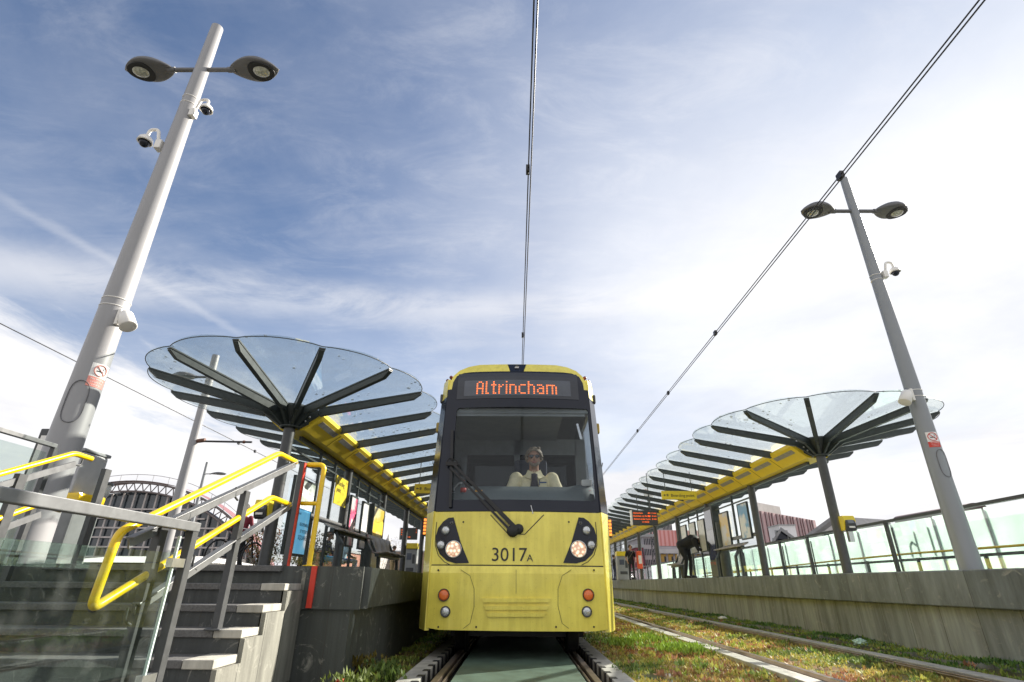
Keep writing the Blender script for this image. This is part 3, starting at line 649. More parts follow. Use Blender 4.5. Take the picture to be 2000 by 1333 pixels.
    me = bpy.data.meshes.new('tmp'); bm.to_mesh(me); bm.free(); tmp = bpy.data.objects.new('tmp', me); COL.objects.link(tmp)
    md = tmp.modifiers.new('r', 'REMESH'); md.mode = 'VOXEL'; md.voxel_size = vox; md.use_smooth_shade = True
    sm = tmp.modifiers.new('s', 'SMOOTH'); sm.iterations = 3; sm.factor = .5
    dg = bpy.context.evaluated_depsgraph_get(); me2 = bpy.data.meshes.new_from_object(tmp.evaluated_get(dg)); bpy.data.objects.remove(tmp)
    labs = ['top', 'legs', 'skin', 'shoe', 'lip', 'eye']; kd = kdtree.KDTree(len(kd_pts))
    for i, (v, l) in enumerate(kd_pts): kd.insert(v, i)
    kd.balance(); me2.materials.clear()
    for l in labs: me2.materials.append(cols.get(l) or {'skin': SK, 'shoe': BLK, 'lip': LIP, 'eye': EYE}.get(l, BLK))
    for p in me2.polygons:
        p.use_smooth = True; p.material_index = labs.index(kd_pts[kd.find(p.center)[1]][1])
    me2.name = 'body'; o = bpy.data.objects.new('body', me2); COL.objects.link(o); o.parent = root; root.scale = (scale,) * 3
    # hair: wavy shell over the scalp
    if hair is not None:
        k = MB(); n, kk = 28, 16; vs = []; fs = []
        for i in range(kk + 1):
            t = i / kk; z = .136 - t * (.136 + .05 + hairlen)
            for q in range(n):
                a = 2 * PI * q / n; ca, sa = math.cos(a), math.sin(a)  # sa>0 = front
                f = max(0, sa); zz = .136 - t * (.136 - .080 * f + (.05 + hairlen) * (1 - f) ** 1.5)
                e = math.sqrt(max(0.0, 1 - (max(zz, 0.0) / .137) ** 2)); w = 1.03 + .24 * noise.noise(V((ca * 5, sa * 5, zz * 40)) + V((loc[0], loc[1], 0)))
                rx, ry = (.090 * e + .004) * w, (.114 * e + .004) * w
                if zz < 0: rx *= 1 + .25 * hairlen / .1 * min(1, -zz / .05) * .5
                vs.append(hd + sd * ca * rx + fc * (sa * ry - .010) + up * zz)
        for i in range(kk):
            for q in range(n): fs.append((i * n + q, i * n + (q + 1) % n, (i + 1) * n + (q + 1) % n, (i + 1) * n + q))
        k.add(vs, fs, True); h = k.build('hair', hair, root, fix=False); h.modifiers.new('s', 'SOLIDIFY').thickness = -.012
    if beard:
        k = MB()
        for q in range(46):
            a = rng.uniform(PI * .92, PI * 2.08); zz = rng.uniform(-.03, .11); e = math.sqrt(max(.05, 1 - (zz / .14) ** 2)) if zz > 0 else 1
            k.ell(hd + sd * math.cos(a) * .088 * e + fc * (math.sin(a) * .105 * e - .005) + up * zz, (rng.uniform(.016, .028),) * 2 + (rng.uniform(.014, .024),), 8, 5)
        for q in range(14): k.ell(hd + sd * rng.uniform(-.06, .06) + fc * rng.uniform(.0, .055) + up * rng.uniform(.105, .128), (.022, .022, .016), 8, 5)
        k.build('curls', hair, h, fix=None)
        k = MB(); 
        for s in np.linspace(-1, 1, 9): k.ell(hd + sd * s * .05 + fc * (.078 - .03 * s * s) - up * (.085 - .03 * s * s), (.018, .016, .024), 8, 6)
        k.build('beard', mat('beard_grey', (.22, .17, .13), .8, var=.4, scale=80), root, fix=False)
    if cap is not None:
        k = MB(); k.lathe([(.096, .02), (.10, .05), (.095, .09), (.07, .13), (.03, .148), (0, .15)], hd, Matrix(((sd.x, fc.x * 1.15, up.x), (sd.y, fc.y * 1.15, up.y), (sd.z, fc.z * 1.15, up.z))), 20); k.build('cap', cap, root, fix=False)
    root['_hd'] = 0; del root['_hd']
    return root, j, hd, fc, sd, up
# ---- the driver, seated behind the windscreen, facing the camera (local +Y -> world -Y)
SEAT = dict(pelvis=(0, 0, .0), chest=(0, .06, .32), neck=(0, .07, .55), head=(0.0, .11, .70), hipL=(-.11, .05, 0), hipR=(.11, .05, 0), kneeL=(-.15, .42, .02), kneeR=(.15, .42, .02),
            ankL=(-.15, .40, -.40), ankR=(.15, .40, -.40), toeL=(-.16, .55, -.45), toeR=(.16, .55, -.45), shL=(-.215, .06, .47), shR=(.215, .06, .47), elL=(-.31, .16, .22), elR=(.31, .16, .22), wrL=(-.24, .34, .12), wrR=(.24, .34, .12))
shirt = cloth('shirt_cream', (.80, .70, .44)); trous = cloth('trouser_navy', (.02, .022, .035))
hp = P(1043, 897, Y=TY + .92); SC = 1.2
dl = hp - V((0, 0, .70 * SC)); dl.y = TY + .92 + .11 * SC
root, j, hd, fc, sd, up = person('tram driver in a cream shirt, dark tie and sunglasses seated at the controls', dl, PI, {'top': shirt, 'legs': trous}, SEAT, HAIRG, -.035, SC, 1.16, vox=.007, beard=True)
k = MB()
for s in (-1, 1): k.ell(hd + sd * s * .034 + fc * .097 + up * .014, (.028, .008, .020), 12, 8)
k.tube([hd + sd * -.06 + fc * .096 + up * .022, hd + fc * .106 + up * .024, hd + sd * .06 + fc * .096 + up * .022], .004, 6)
for s in (-1, 1): k.tube([hd + sd * s * .06 + fc * .096 + up * .02, hd + sd * s * .083 + up * .015], .004, 6)
k.build('sunglasses', mat('sunglass_dark', (.01, .01, .012), .05, coat=1), root, fix=False)
def chestpt(x, z, o): return V((x, .06 + .122 * 1.16 * math.sqrt(max(0, 1 - (x / .21) ** 2)) + o, z))
k = MB(); q = [chestpt(0, .52, -.045), chestpt(0, .50, .004), chestpt(0, .44, .012), chestpt(.0, .32, .014), chestpt(0, .16, .0)]
w = [.030, .038, .034, .056, .064]; vs = []
for p, ww in zip(q, w): vs += [p + V((-ww, 0, 0)), p + V((0, .012, 0)), p + V((ww, 0, 0))]
k.add(vs, [(i * 3 + a, i * 3 + a + 1, i * 3 + a + 4, i * 3 + a + 3) for i in range(4) for a in (0, 1)], True); k.build('tie', cloth('tie_dark', (.03, .022, .03)), root, fix=False).modifiers.new('s', 'SOLIDIFY').thickness = .012
k = MB()
for s in (-1, 1): k.prism([V((s * .015, .165, .515)), V((s * .075, .10, .565)), V((s * .115, .14, .47)), V((s * .05, .20, .44))], (0, .012, .006))
k.build('collar', shirt, root, fix=False)
k = MB(); k.box(chestpt(-.10, .36, .012), (.09, .008, .09)); k.box(chestpt(.10, .36, .012), (.09, .008, .09)); k.build('shirt_pocket', shirt, root, fix=False)
k = MB(); k.box(chestpt(-.10, .405, .02), (.085, .008, .014)); k.tube([chestpt(-.06, .37, .022), chestpt(-.06, .43, .02)], .005, 6); k.build('name_badge', mat('badge_blue', (.03, .07, .2), .4), root, fix=False)
# ================================================================== GROUND, TRACK, PLATFORMS
PL, PR = .91, .97                     # platform tops, left and right
XL, XR = -1.45, 5.40                  # platform edges
T2 = 3.66                             # centre of the second track
k = MB(); k.add([(-600, -80, -.30), (600, -80, -.30), (600, 1500, -.30), (-600, 1500, -.30)], [(0, 1, 2, 3)]); tag(k.build('ground', mat('ground_earth', (.14, .13, .11), .9)), kind='structure')
def rail(xc, s, label):
    """grooved rail in its trough with concrete edging; s = outer side"""
    t = thing('rail', (xc, 20, -.12), label, 'rail', group='tram rails')
    k = MB(); k.bx((xc - .032, .5, -.04), (xc + .032, 60, .0)); k.bx((xc - .012, .5, -.11), (xc + .012, 60, -.04)); k.bx((xc - s * .075, .5, -.05), (xc - s * .055, 60, -.012)); k.build('rail_head', M['rail_steel'], t, bev=.006)
    k = MB(); k.bx((xc + s * .15, .5, -.14), (xc + s * .34, 60, -.006)); e = k.build('edge_beam', M['conc'], t, bev=.008)
    k = MB(); k.bx((xc - .15, .5, -.2), (xc + .15, 60, -.11)); k.build('trough', M['rubber'], t)
    return t
rl = rail(-.7175, -1, 'near track left rail running under the tram in deep shade')
rr_ = rail(.7175, 1, 'near track right rail beside the notched concrete edge in front of the tram')
r3 = rail(T2 - .7175, -1, 'left rail of the empty track with wide pale edging set in sedum')
r4 = rail(T2 + .7175, 1, 'outer rail of the empty track nearest the right platform wall')
for t, s, xc in ((rl, -1, -.7175), (rr_, 1, .7175)):
    for i in range(24): y = 2.6 + i * .34; k = MB(); k.bx((xc + s * .14, y, -.11), (xc + s * .205, y + .11, -.0035)); k.build('clip_recess', M['rubber'], t)
# green cover boards between the rails
tc = thing('track_cover', (.02, 5, -.03), 'green painted cover panels laid between the rails in front of the tram', 'track cover')
for i, (a, b) in enumerate(((1.2, 3.2), (3.21, 5.42), (5.43, 8.0), (8.01, 12))):
    k = MB(); k.bx((-.585, a, -.05), (.62, b, -.012 if i % 2 else -.010)); k.build('cover_panel', M['cover'], tc, bev=.006)
# --- platforms
k = MB(); k.bx((XL, 5.52, PL - .36), (-12, 60, PL)); k.prism([(-12, 5.36, PL - .36), (-2.0, 5.36, PL - .36), (-1.40, 5.50, PL - .36), (XL, 5.52, PL - .36), (-12, 5.52, PL - .36)], (0, 0, .36))
k.cur = 1; k.bx((XL - .10, 5.6, -.3), (-12, 60, PL - .362)); k.cur = 0
lp = k.build('platform_left', [M['slateLy'], M['slateLy']]); tag(lp, kind='structure')
k = MB(); k.bx((-2.0, 5.335, PL - .36), (-1.43, 5.358, PL - .001)); k.bx((-2.0, 5.37, -.3), (-1.52, 5.55, PL - .364))
fw = k.build('platform_left_end_wall', M['slateL']); tag(fw, kind='structure')
k = MB(); k.bx((XR, -6, PR - .41), (11.5, 60, PR)); k.cur = 1; k.bx((XR + .13, -6, -.3), (11.5, 60, PR - .412)); 
rp = k.build('platform_right', [M['slateR'], M['slateR2']], bev=.012); tag(rp, kind='structure')
k = MB(); k.bx((XR + .015, -6, PR - .05), (XR + .6, 60, PR + .004)); tag(k.build('platform_right_coping', mat('coping_stone', (.30, .30, .28), .6, var=.25, scale=4, bump=.2)), kind='structure')
# scratched red stripe on the end wall and post
# --- steps
SX0, SX1 = -4.45, -2.0
steps = thing('steps', (-3.2, 4.3, 0), 'dark stone steps with pale worn edges climbing from the track to the left platform', 'steps')
YN = [5.335, 4.955, 4.60, 4.32, 4.0, 3.66]
for i in range(1, 6):
    zt = PL - .152 * i; yb = 5.335
    k = MB(); k.bx((SX0, YN[i] + .02, zt - .152 if i < 5 else -.2), (SX1 - .004 * (5 - i), yb - .004 * i, zt - .005)); st = k.build('step', M['conc_dark'], steps)
    k = MB(); k.bx((SX0, YN[i], zt - .05), (SX1 - .20, YN[i] + .34, zt)); k.build('tread', M['nosing'], st, bev=.006)
    k = MB(); k.bx((SX1 - .195, YN[i] - .004, zt - .052), (SX1 + .012, YN[i] + .40 if i > 1 else 5.33, zt + .003)); k.build('tread_end', M['conc'], st, bev=.006)
k = MB(); k.bx((SX0, 5.31, PL - .05), (SX1 - .20, 5.60, PL + .003)); k.build('tread', M['nosing'], steps, bev=.006)
poly = [(SX1 + .004, 5.33, -.25), (SX1 + .004, 5.33, PL - .055)]
for i in range(1, 6):
    zt = PL - .152 * i; poly += [(SX1 + .004, YN[i - 1] + .01 if i > 1 else 5.325, zt - .054), (SX1 + .004, YN[i] + .006, zt - .054)]
poly += [(SX1 + .004, 3.67, -.25)]
k = MB(); k.prism(poly, (.035, 0, 0)); k.build('side_wall', slate('step_side', (.20, .20, .175), (.26, .255, .225), .34, 3., .7, axis='Y', st=(3, 3, .5)), steps)
# --- railings on the steps
Yy = M['rail_yellow']; Gy = M['rail_grey']; Pg = M['post_grey']
def rail_slope(x, y0, y1):  # heights of the upper rail at the two ends
    return
h = thing('stair_handrail', (-2.2, 4.4, .4), 'looped yellow double handrail on grey posts at the track side of the steps', 'handrail')
X = -2.2
def Px(px, py): return P(px, py, X=X)
up0, up1 = Px(232, 1040), Px(545, 886); lo0, lo1 = Px(180, 1196), Px(530, 972)
k = MB(); k.tube(rounded([Px(578, 903), up1, up0, Px(176, 1192), lo1, Px(566, 986)], .06, 6), .024, 16); k.build('yellow_rail', Yy, h)
g = []
for a, b in (((577, 908), (250, 1063)), ((566, 990), (262, 1192))):
    k = MB(); k.bar(Px(*a), Px(*b), .012, .055, (0, 0, 1)); k.bar(Px(*a) + V((0, 0, .03)), Px(*b) + V((0, 0, .03)), .05, .012); k.build('grey_rail', Gy, h, bev=.003)
for yb_, zb, zt_ in ((3.42, .15, 1.08), (4.36, .45, 1.44)):
    k = MB(); k.bar((X, yb_, zb), (X, yb_, zt_), .05, .07, (0, 1, 0)); k.box((X, yb_, zb + .006), (.12, .14, .012)); k.build('post', Pg, h, bev=.004)
ye = Px(580, 910).y
k = MB(); k.bar((X, 5.42, PL), (X, 5.42, 1.88), .05, .08, (0, 1, 0)); k.build('post', Pg, h, bev=.004)
k = MB(); k.bx((X + .026, 5.375, PL), (X + .034, 5.42, 1.88)); k.build('red_strip', M['red'], h)
for (px, py) in ((462, 952), (372, 1000), (380, 1085), (250, 1187)):
    q = Px(px, py); k = MB(); k.tube(rounded([q + V((0, 0, .0)), q + V((0, 0, -.07)), q + V((0, .06, -.09))], .03), .008, 8); k.build('bracket', Pg, h)
hoop = thing('hoop_rail', (-2.03, 5.45, PL), 'short yellow hoop rail standing at the platform corner beside the red strip', 'handrail')
k = MB(); k.tube(rounded([(-2.17, 5.46, 1.875), (-1.995, 5.46, 1.875), (-1.995, 5.46, PL)], .06, 6), .025, 16); k.tube([(-2.17, 5.46, 1.49), (-1.995, 5.46, 1.49)], .02, 12); k.build('hoop', Yy, hoop)
k = MB(); k.lathe([(0.0, 0), (.06, 0), (.06, .008), (.03, .012)], (-1.995, 5.46, PL + .001), None, 20); k.build('base_flange', Yy, hoop)
k = MB(); k.bx((-1.915, 5.318, .56), (-1.865, 5.336, PL + .0005)); tag(k.build('red_marker_strip', M['red']), 'red stripe painted down the grey end wall of the left platform', 'painted stripe')
h2 = thing('stair_handrail', (-4.2, 4.4, .4), 'yellow double handrail on the far side of the steps near the left edge', 'handrail')
X2 = -4.17
def Px2(px, py): return P(px, py, X=X2)
dv = (Px2(145, 886) - Px2(0, 926)).normalized()
a = Px2(145, 886); k = MB(); k.tube(rounded([Px2(179, 897), a, a - dv * 2.0], .05), .024, 14)
b = Px2(76, 985); k.tube(rounded([b + V((0, .25, -.02)), b, b - dv * 2.0], .05), .024, 14); k.build('yellow_rail', Yy, h2)
k = MB(); k.bar(a + V((0, .05, -.09)), a - dv * 2 + V((0, 0, -.09)), .02, .055); k.bar(b + V((0, .05, -.08)), b - dv * 2 + V((0, 0, -.08)), .02, .055); k.build('grey_rail', Gy, h2)
for y_ in (5.36, 4.45, 3.5):
    z_ = a.z + (y_ - a.y) * dv.z / dv.y if y_ < a.y else a.z; k = MB(); k.bar((X2, y_, max(0, PL - (5.36 - y_) * .44)), (X2, y_, z_ - .06), .05, .08, (0, 1, 0)); k.build('post', Pg, h2)
k = MB(); k.tube(rounded([a + V((0, .12, -.03)), a + V((0, .12, -.09)), a + V((0, 0, -.1))], .03), .009, 8); k.build('bracket', Pg, h2)
# glass balustrade along the near side (parallel to the track)
gb = thing('glass_balustrade', (-2.07, 2.7, 0), 'near glass balustrade with a thick grey top rail at the foot of the steps', 'balustrade')
XB = -2.07
e = P(378, 1030, X=XB); b0_ = P(0, 966, X=XB); dd = (b0_ - e).normalized()
k = MB(); k.bbox((e + (e + dd * 3.2)) / 2, (.055, 3.2, .05), .004, M=Matrix.Rotation(0, 3, 'Z')); 
k = MB(); k.bar(e + V((0, .03, 0)), e + dd * 3.0, .06, .055); k.build('top_rail', Gy, gb, bev=.005)
k = MB(); k.bar((XB, e.y, 0), (XB, e.y, e.z - .02), .05, .062, (0, 1, 0)); k.build('end_post', Pg, gb, bev=.004)
k = MB(); k.bar((XB, e.y - 2.6, 0), (XB, e.y - 2.6, e.z), .05, .062, (0, 1, 0)); k.build('post', Pg, gb, bev=.004)
k = MB(); k.bx((XB - .006, e.y - .10, .06), (XB + .006, e.y - 1.9, e.z - .16)); k.build('glass_pane', M['glass_bal'], gb)
k = MB(); k.box((XB, e.y - .12, .55), (.016, .012, .95)); k.build('pane_edge', mat('glass_edge', (.55, .66, .62), .2), gb)
for z_ in (.25, .85):
    k = MB(); k.bx((XB - .02, e.y - .03, z_), (XB + .02, e.y - .16, z_ + .05)); k.build('clamp', M['steel'], gb)
# platform-side glass balustrade at the head of the steps, far left
gb2 = thing('glass_balustrade', (-4.72, 4.6, PL), 'glass balustrade with a thin grey frame beyond the far stair rail under the lamp post', 'balustrade')
X3 = -4.72
q = P(108, 872, X=X3); k = MB(); k.bar(q, (X3, q.y - 2.4, q.z), .05, .04); k.build('top_rail', Gy, gb2, bev=.004)
for y_ in (q.y, q.y - 1.3): k = MB(); k.bar((X3, y_, .2), (X3, y_, q.z - .02), .05, .05, (0, 1, 0)); k.build('post', Pg, gb2)
k = MB(); k.bx((X3 - .006, q.y - .08, .3), (X3 + .006, q.y - 1.25, q.z - .08)); k.build('glass_pane', M['glass_bal'], gb2)
k = MB(); k.bx((X3 + .03, 2.5, -.25), (X3 - 7, 5.35, .25)); tag(k.build('path_left', M['paving']), kind='structure')
# --- right-hand balustrade, ramp rail and frosted screen
XBR = 8.0
rb = thing('glass_balustrade', (XBR, 14, PR), 'long clear glass balustrade with dark posts at the back of the right platform', 'balustrade')
zt0 = P(2000, 970, X=XBR).z; zt1 = P(1500, 1064, X=XBR).z
za = lambda y: 2.09 - (y - 8.6) * .0125
YS = [P(x, 1000, X=XBR).y for x in (1990,)]
ys = [4.6, 6.4, 8.3]; ys += [P(px, 1060, X=XBR).y for px in (1740, 1578, 1522)]
while ys[-1] < 44: ys.append(ys[-1] + 3.0)
k = MB(); k.bar((XBR, 4.6, za(4.6)), (XBR, 45, za(40)), .08, .055); k.build('top_rail', Pg, rb)
k = MB(); k.bar((XBR, 4.6, PR + .05), (XBR, 45, PR + .05), .05, .07); k.build('bottom_rail', Pg, rb)
for y_ in ys: k = MB(); k.bar((XBR, y_, PR), (XBR, y_, za(y_)), .05, .09, (0, 1, 0)); k.build('post', Pg, rb)
for a, b in zip(ys[:-1], ys[1:]):
    k = MB(); k.bx((XBR - .006, a + .12, PR + .1), (XBR + .006, b - .12, za(b) - .05)); k.build('glass_pane', M['glass'], rb)
    k = MB(); k.bx((XBR - .012, b - .16, PR + .1), (XBR + .012, b - .135, za(b) - .12)); k.build('pane_edge', Pg, rb)
rh = thing('ramp_handrail', (8.35, 14, PR), 'low ramp handrail of a yellow tube above a dark bar, seen through the right balustrade', 'handrail')
zr = 1.42
k = MB(); k.tube([(8.35, 4.5, zr), (8.35, 12.0, zr), (8.35, 14.6, zr - .03), (8.35, 18, zr - .10), (8.35, 26, zr - .3)], .022, 10); k.build('yellow_rail', Yy, rh)
k = MB(); k.bar((8.4, 4.5, zr - .09), (8.4, 26, zr - .17), .03, .05); k.build('dark_bar', Pg, rh)
y_ = 5.0
while y_ < 26: k = MB(); k.bar((8.4, y_, PR - .2), (8.4, y_, zr - .09), .04, .06, (0, 1, 0)); k.build('post', Pg, rh); y_ += 1.75
fsn = thing('frosted_screen', (9.6, 14, PR), 'tall pale green frosted glass screen standing behind the ramp on the right', 'glass screen')
y_ = 4.0; k2 = MB()
while y_ < 40:
    k = MB(); k.bx((9.595, y_ + .03, PR + .02), (9.605, y_ + 1.45, 2.29 - (y_ - 8.6) * .010)); k.build('frosted_pane', M['frost'], fsn)
    k = MB(); k.bar((9.66, y_, PR), (9.66, y_, 2.27 - (y_ - 8.6) * .010), .05, .07, (0, 1, 0)); k.build('post', M['mgrey'], fsn); y_ += 1.48
# faint painted letters seen in reverse on two panes
def glyph(y, z, kind):
    k = MB(); m = mat('faded_paint', (.30, .42, .38), .8)
    if kind == 'h': k.tube([(9.63, y, z), (9.63, y, z + .55)], .03, 6); k.tube([(9.63, y + .05, z + .25), (9.63, y + .16, z + .33), (9.63, y + .26, z + .25), (9.63, y + .28, z)], .03, 6)
    if kind == 'e': k.tube([(9.63, y, z + .1), (9.63, y + .1, z), (9.63, y + .24, z + .05), (9.63, y + .28, z + .2), (9.63, y + .18, z + .34), (9.63, y + .05, z + .3), (9.63, y, z + .2), (9.63, y + .28, z + .18)], .03, 6)
    if kind == 'l': k.tube([(9.63, y, z), (9.63, y, z + .6)], .03, 6)
    k.build('painted_letter', m, fsn)
glyph(13.6, 1.45, 'h'); glyph(13.1, 1.45, 'l'); glyph(10.35, 1.5, 'e'); glyph(9.9, 1.45, 'l'); glyph(9.2, 1.5, 'e')
# litter by the wall
for i, (px, py, lab, c) in enumerate(((1412, 1208, 'crumpled white plastic litter lying against the right platform wall', (.75, .75, .75)), (1680, 1255, 'pale green plastic scrap lying below the right platform wall', (.45, .62, .52)), (603, 1301, 'small red and white crumpled wrapper among weeds under the left wall', (.5, .08, .05)))):
    q = P(px, py, Z=.02) if i < 2 else V((-1.47, 5.2, .02)); k = MB(); bm = bmesh.new(); bmesh.ops.create_icosphere(bm, subdivisions=3, radius=1)
    for v in bm.verts: v.co *= .6 + .7 * abs(noise.noise(v.co * 2.3 + V((i * 5, 0, 0))))
    bm.verts.index_update(); k.add([V((v.co.x * .13, v.co.y * .10, v.co.z * .06)) * (1 if i < 2 else .5) + q for v in bm.verts], [[v.index for v in f.verts] for f in bm.faces]); bm.free()
    tag(k.build('litter', mat('litter', c, .5, var=.3, scale=30)), lab, 'litter')
# ================================================================== CANOPY SHELTERS
def canopy(Xc, Yc, L, zt, zo, plat, nb, ncol, pitch, walls, label):
    t = thing('canopy_shelter', (Xc, Yc, plat), label, 'tram shelter')
    zr = 3.20 + zo                                    # rib underside level at the root
    tip = lambda a: V((Xc + L * math.cos(R(a)), Yc - L * math.sin(R(a)), zt))
    def rib(p0, p1):
        d = (p1 - p0); Ln = d.length; u = d / Ln; side = u.cross(V((0, 0, 1))).normalized(); w = side.cross(u).normalized()
        k = MB(); e = p1 - u * .13
        for (o0, o1) in ((-.035, .035),):
            q = [p0 - w * .115, e - w * .085, p1 - w * .015, p1 + w * .0, p0 + w * .0]
            k.prism([x + side * o0 for x in q], side * (o1 - o0))
        k.bar(p0 + w * .012, p1 + u * .01 + w * .012, .085, .02, w)
        return k.build('rib', M['rib'], t)
    def pane(a0, a1, b0, b1, bul):
        """glass between two ribs: a0,a1 inner ends, b0,b1 outer ends; outer edge bulges outward"""
        mid = (b0 + b1) / 2; inn = (a0 + a1) / 2; out = (mid - inn).normalized(); n = 10; k = MB(); up = V((0, 0, .035)); th = V((0, 0, .012))
        top = []; bot = []
        for i in range(n + 1):
            s = i / n; c = b0.lerp(b1, s) + out * bul * math.sin(PI * s) ** .8; a = a0.lerp(a1, s)
            bot += [a + up, c + up]
        m = len(bot); vs = bot + [v + th for v in bot]
        fs = []
        for i in range(n): j = 2 * i; fs += [(j, j + 1, j + 3, j + 2), (m + j, m + j + 2, m + j + 3, m + j + 1), (j + 1, m + j + 1, m + j + 3, j + 3)]
        k.cur = 0; k.add(vs, fs); return k.build('glass_panel', M['glass_canopy'], t)
    def rim(b0, b1, out, bul):
        return [b0.lerp(b1, i / 10) + out * (bul * math.sin(PI * i / 10) ** .8 + .004) + V((0, 0, .04)) for i in range(11)]
    # radial fan at the near end
    A = [180, 150, 120, 90, 60, 30, 0]; r0 = .30
    root = lambda a: V((Xc + r0 * math.cos(R(a)), Yc - r0 * math.sin(R(a)), zr + .10))
    rimk = MB()
    for a in A: rib(root(a) if a not in (0, 180) else V((Xc + (.43 if a == 0 else -.43), Yc, zr + .115)), tip(a))
    for a, b in zip(A[:-1], A[1:]):
        pane(root(a), root(b), tip(a), tip(b), .15); o = (tip(a) + tip(b) - 2 * V((Xc, Yc, zt))).normalized(); rimk.tube(rim(tip(a), tip(b), o, .15), .007, 5)
    # parallel ribs
    for s in (-1, 1):
        for i in range(nb + 1):
            y = Yc + i * 1.1
            if i: rib(V((Xc + s * .43, y, zr + .115)), V((Xc + s * L, y, zt)))
            if i < nb:
                pane(V((Xc + s * .40, y, zr + .11)), V((Xc + s * .40, y + 1.1, zr + .11)), V((Xc + s * L, y, zt)), V((Xc + s * L, y + 1.1, zt)), .17)
                if i < 10: rimk.tube(rim(V((Xc + s * L, y, zt)), V((Xc + s * L, y + 1.1, zt)), V((s, 0, 0)), .17), .006, 4)
    rimk.build('glass_rim', M['rib'], t)
    # hub: funnel of plates on the first column
    k = MB(); k.lathe([(.13, -.20), (.16, -.19), (.16, -.17), (.10, -.16), (.13, -.10), (.30, .10), (.30, .14), (.05, .15)], (Xc, Yc, zr), None, 28)
    for a in A + [210, 240, 270, 300, 330]:
        d = V((math.cos(R(a)), -math.sin(R(a)), 0)); sd = V((-d.y, d.x, 0)) * .02
        q = [V((Xc, Yc, zr - .17)) + d * .08, V((Xc, Yc, zr - .17)) + d * .17, V((Xc, Yc, zr + .0)) + d * .43, V((Xc, Yc, zr + .10)) + d * .43, V((Xc, Yc, zr + .10)) + d * .08]
        k.prism([x - sd for x in q], sd * 2)
    hub = k.build('hub', M['rib'], t)
    k = MB()
    for s in (-1, 1):
        for (dx, dz) in ((.30, -.02), (.24, -.085)): k.lathe([(0, 0), (.018, 0), (.018, .012), (0, .014)], (Xc + s * dx, Yc - .022, zr + dz), Matrix.Rotation(PI / 2, 3, 'X'), 10)
    k.build('bolt', M['steel'], hub)
    # columns
    for i in range(ncol):
        y = Yc + i * pitch; k = MB(); r = .085; k.tube([(Xc, y, plat), (Xc, y, zr - .16 if i == 0 else zr - .17)], r, 20); k.lathe([(.0, 0), (.15, 0), (.15, .02), (.09, .025)], (Xc, y, plat), None, 20); k.build('column', M['post_grey'], t)
    # yellow trough
    y0, y1 = Yc + .12, Yc + nb * 1.1
    sec = [(-.47, zr + .10), (-.47, zr + .03), (-.43, zr - .005), (-.19, zr - .195), (.19, zr - .195), (.43, zr - .005), (.47, zr + .03), (.47, zr + .10)]
    k = MB(); n = len(sec); yy = [y0]; 
    while yy[-1] < y1 - .1: yy.append(yy[-1] + 1.1)
    vs = [V((Xc + x, y, z)) for y in yy for x, z in sec]; fs = [(i * n + j, i * n + j + 1, (i + 1) * n + j + 1, (i + 1) * n + j) for i in range(len(yy) - 1) for j in range(n - 1)] + [list(range(n))]
    k.add(vs, fs); bm_ = k.build('trough_beam', M['beam_yellow'], t)
    k = MB()
    for i in range(1, nb):
        y = Yc + .12 + i * 1.1
        for s in (-1, 1): k.bar((Xc + s * .19, y, zr - .197), (Xc + s * .43, y, zr - .007), .010, .006)
    k.build('beam_joint', mat('joint_ochre', (.30, .2, .02), .6), bm_)
    for s in (-1, 1):
        for i in range(nb):
            y = Yc + .25 + i * 1.1; a = V((Xc + s * .345, y, zr - .0725)); b = V((Xc + s * .42, y, zr - .0135)); nrm = V((s * .62, 0, -.78)) * .006
            k = MB(); k.prism([a + nrm, b + nrm, b + nrm + V((0, .82, 0)), a + nrm + V((0, .82, 0))], -nrm * 2); k.build('light_panel', LIGHTP, bm_)
    # glass fascia strips and top channel between trough and wall
    k = MB(); k.bx((Xc - .03, Yc + .5, zr - .26), (Xc + .03, y1, zr - .2)); k.build('head_channel', M['rib'], t)
    # glazed walls
    for (wa, wb_, muls, zm) in walls:
        k = MB(); k.bx((Xc - .03, wa, zm - .04), (Xc + .03, wb_, zm + .04)); k.build('mid_rail', M['rail_grey'], t)
        k = MB(); k.bx((Xc - .02, wa, zr - .48), (Xc + .02, wb_, zr - .45)); k.build('transom', M['rib'], t)
        pts = [wa] + list(muls) + [wb_]
        for y in muls: k = MB(); k.bx((Xc - .025, y - .022, plat), (Xc + .025, y + .022, zr - .26)); k.build('mullion', M['rib'], t)
        for a, b in zip(pts[:-1], pts[1:]):
            for z0, z1 in ((plat + .12, zm - .04), (zm + .04, zr - .48), (zr - .45, zr - .27)):
                k = MB(); k.bx((Xc - .005, a + .02, z0), (Xc + .005, b - .02, z1)); k.build('wall_pane', M['glass'], t)
    return t
LIGHTP = mat('light_panel_grey', (.36, .34, .33), .35, var=.25, scale=14)
LXc, LYc = -3.65, 8.2; RXc, RYc = 5.96, 10.4
zmL = P(660, 1026, X=LXc).z
wL = canopy(LXc, LYc, 2.06, 3.60, 0, PL, 22, 6, 3.3, [(LYc + .1, LYc + 6.6, (9.75, 10.25 + .35, 12.3, 13.3), zmL), (24.9, 30, (26.6, 28.3), zmL)], 'left glass butterfly canopy on a yellow trough, its round end above the steps')
zmR = P(1450, 1049, X=RXc).z
wR = canopy(RXc, RYc, 2.04, 3.68, .09, PR, 26, 8, 3.42, [(13.85, 17.0, (15.2,), zmR), (17.3, 20.6, (18.3, 19.3), zmR), (31.0, 36.0, (32.6, 34.3), zmR)], 'right glass butterfly canopy on a yellow trough across the empty track')
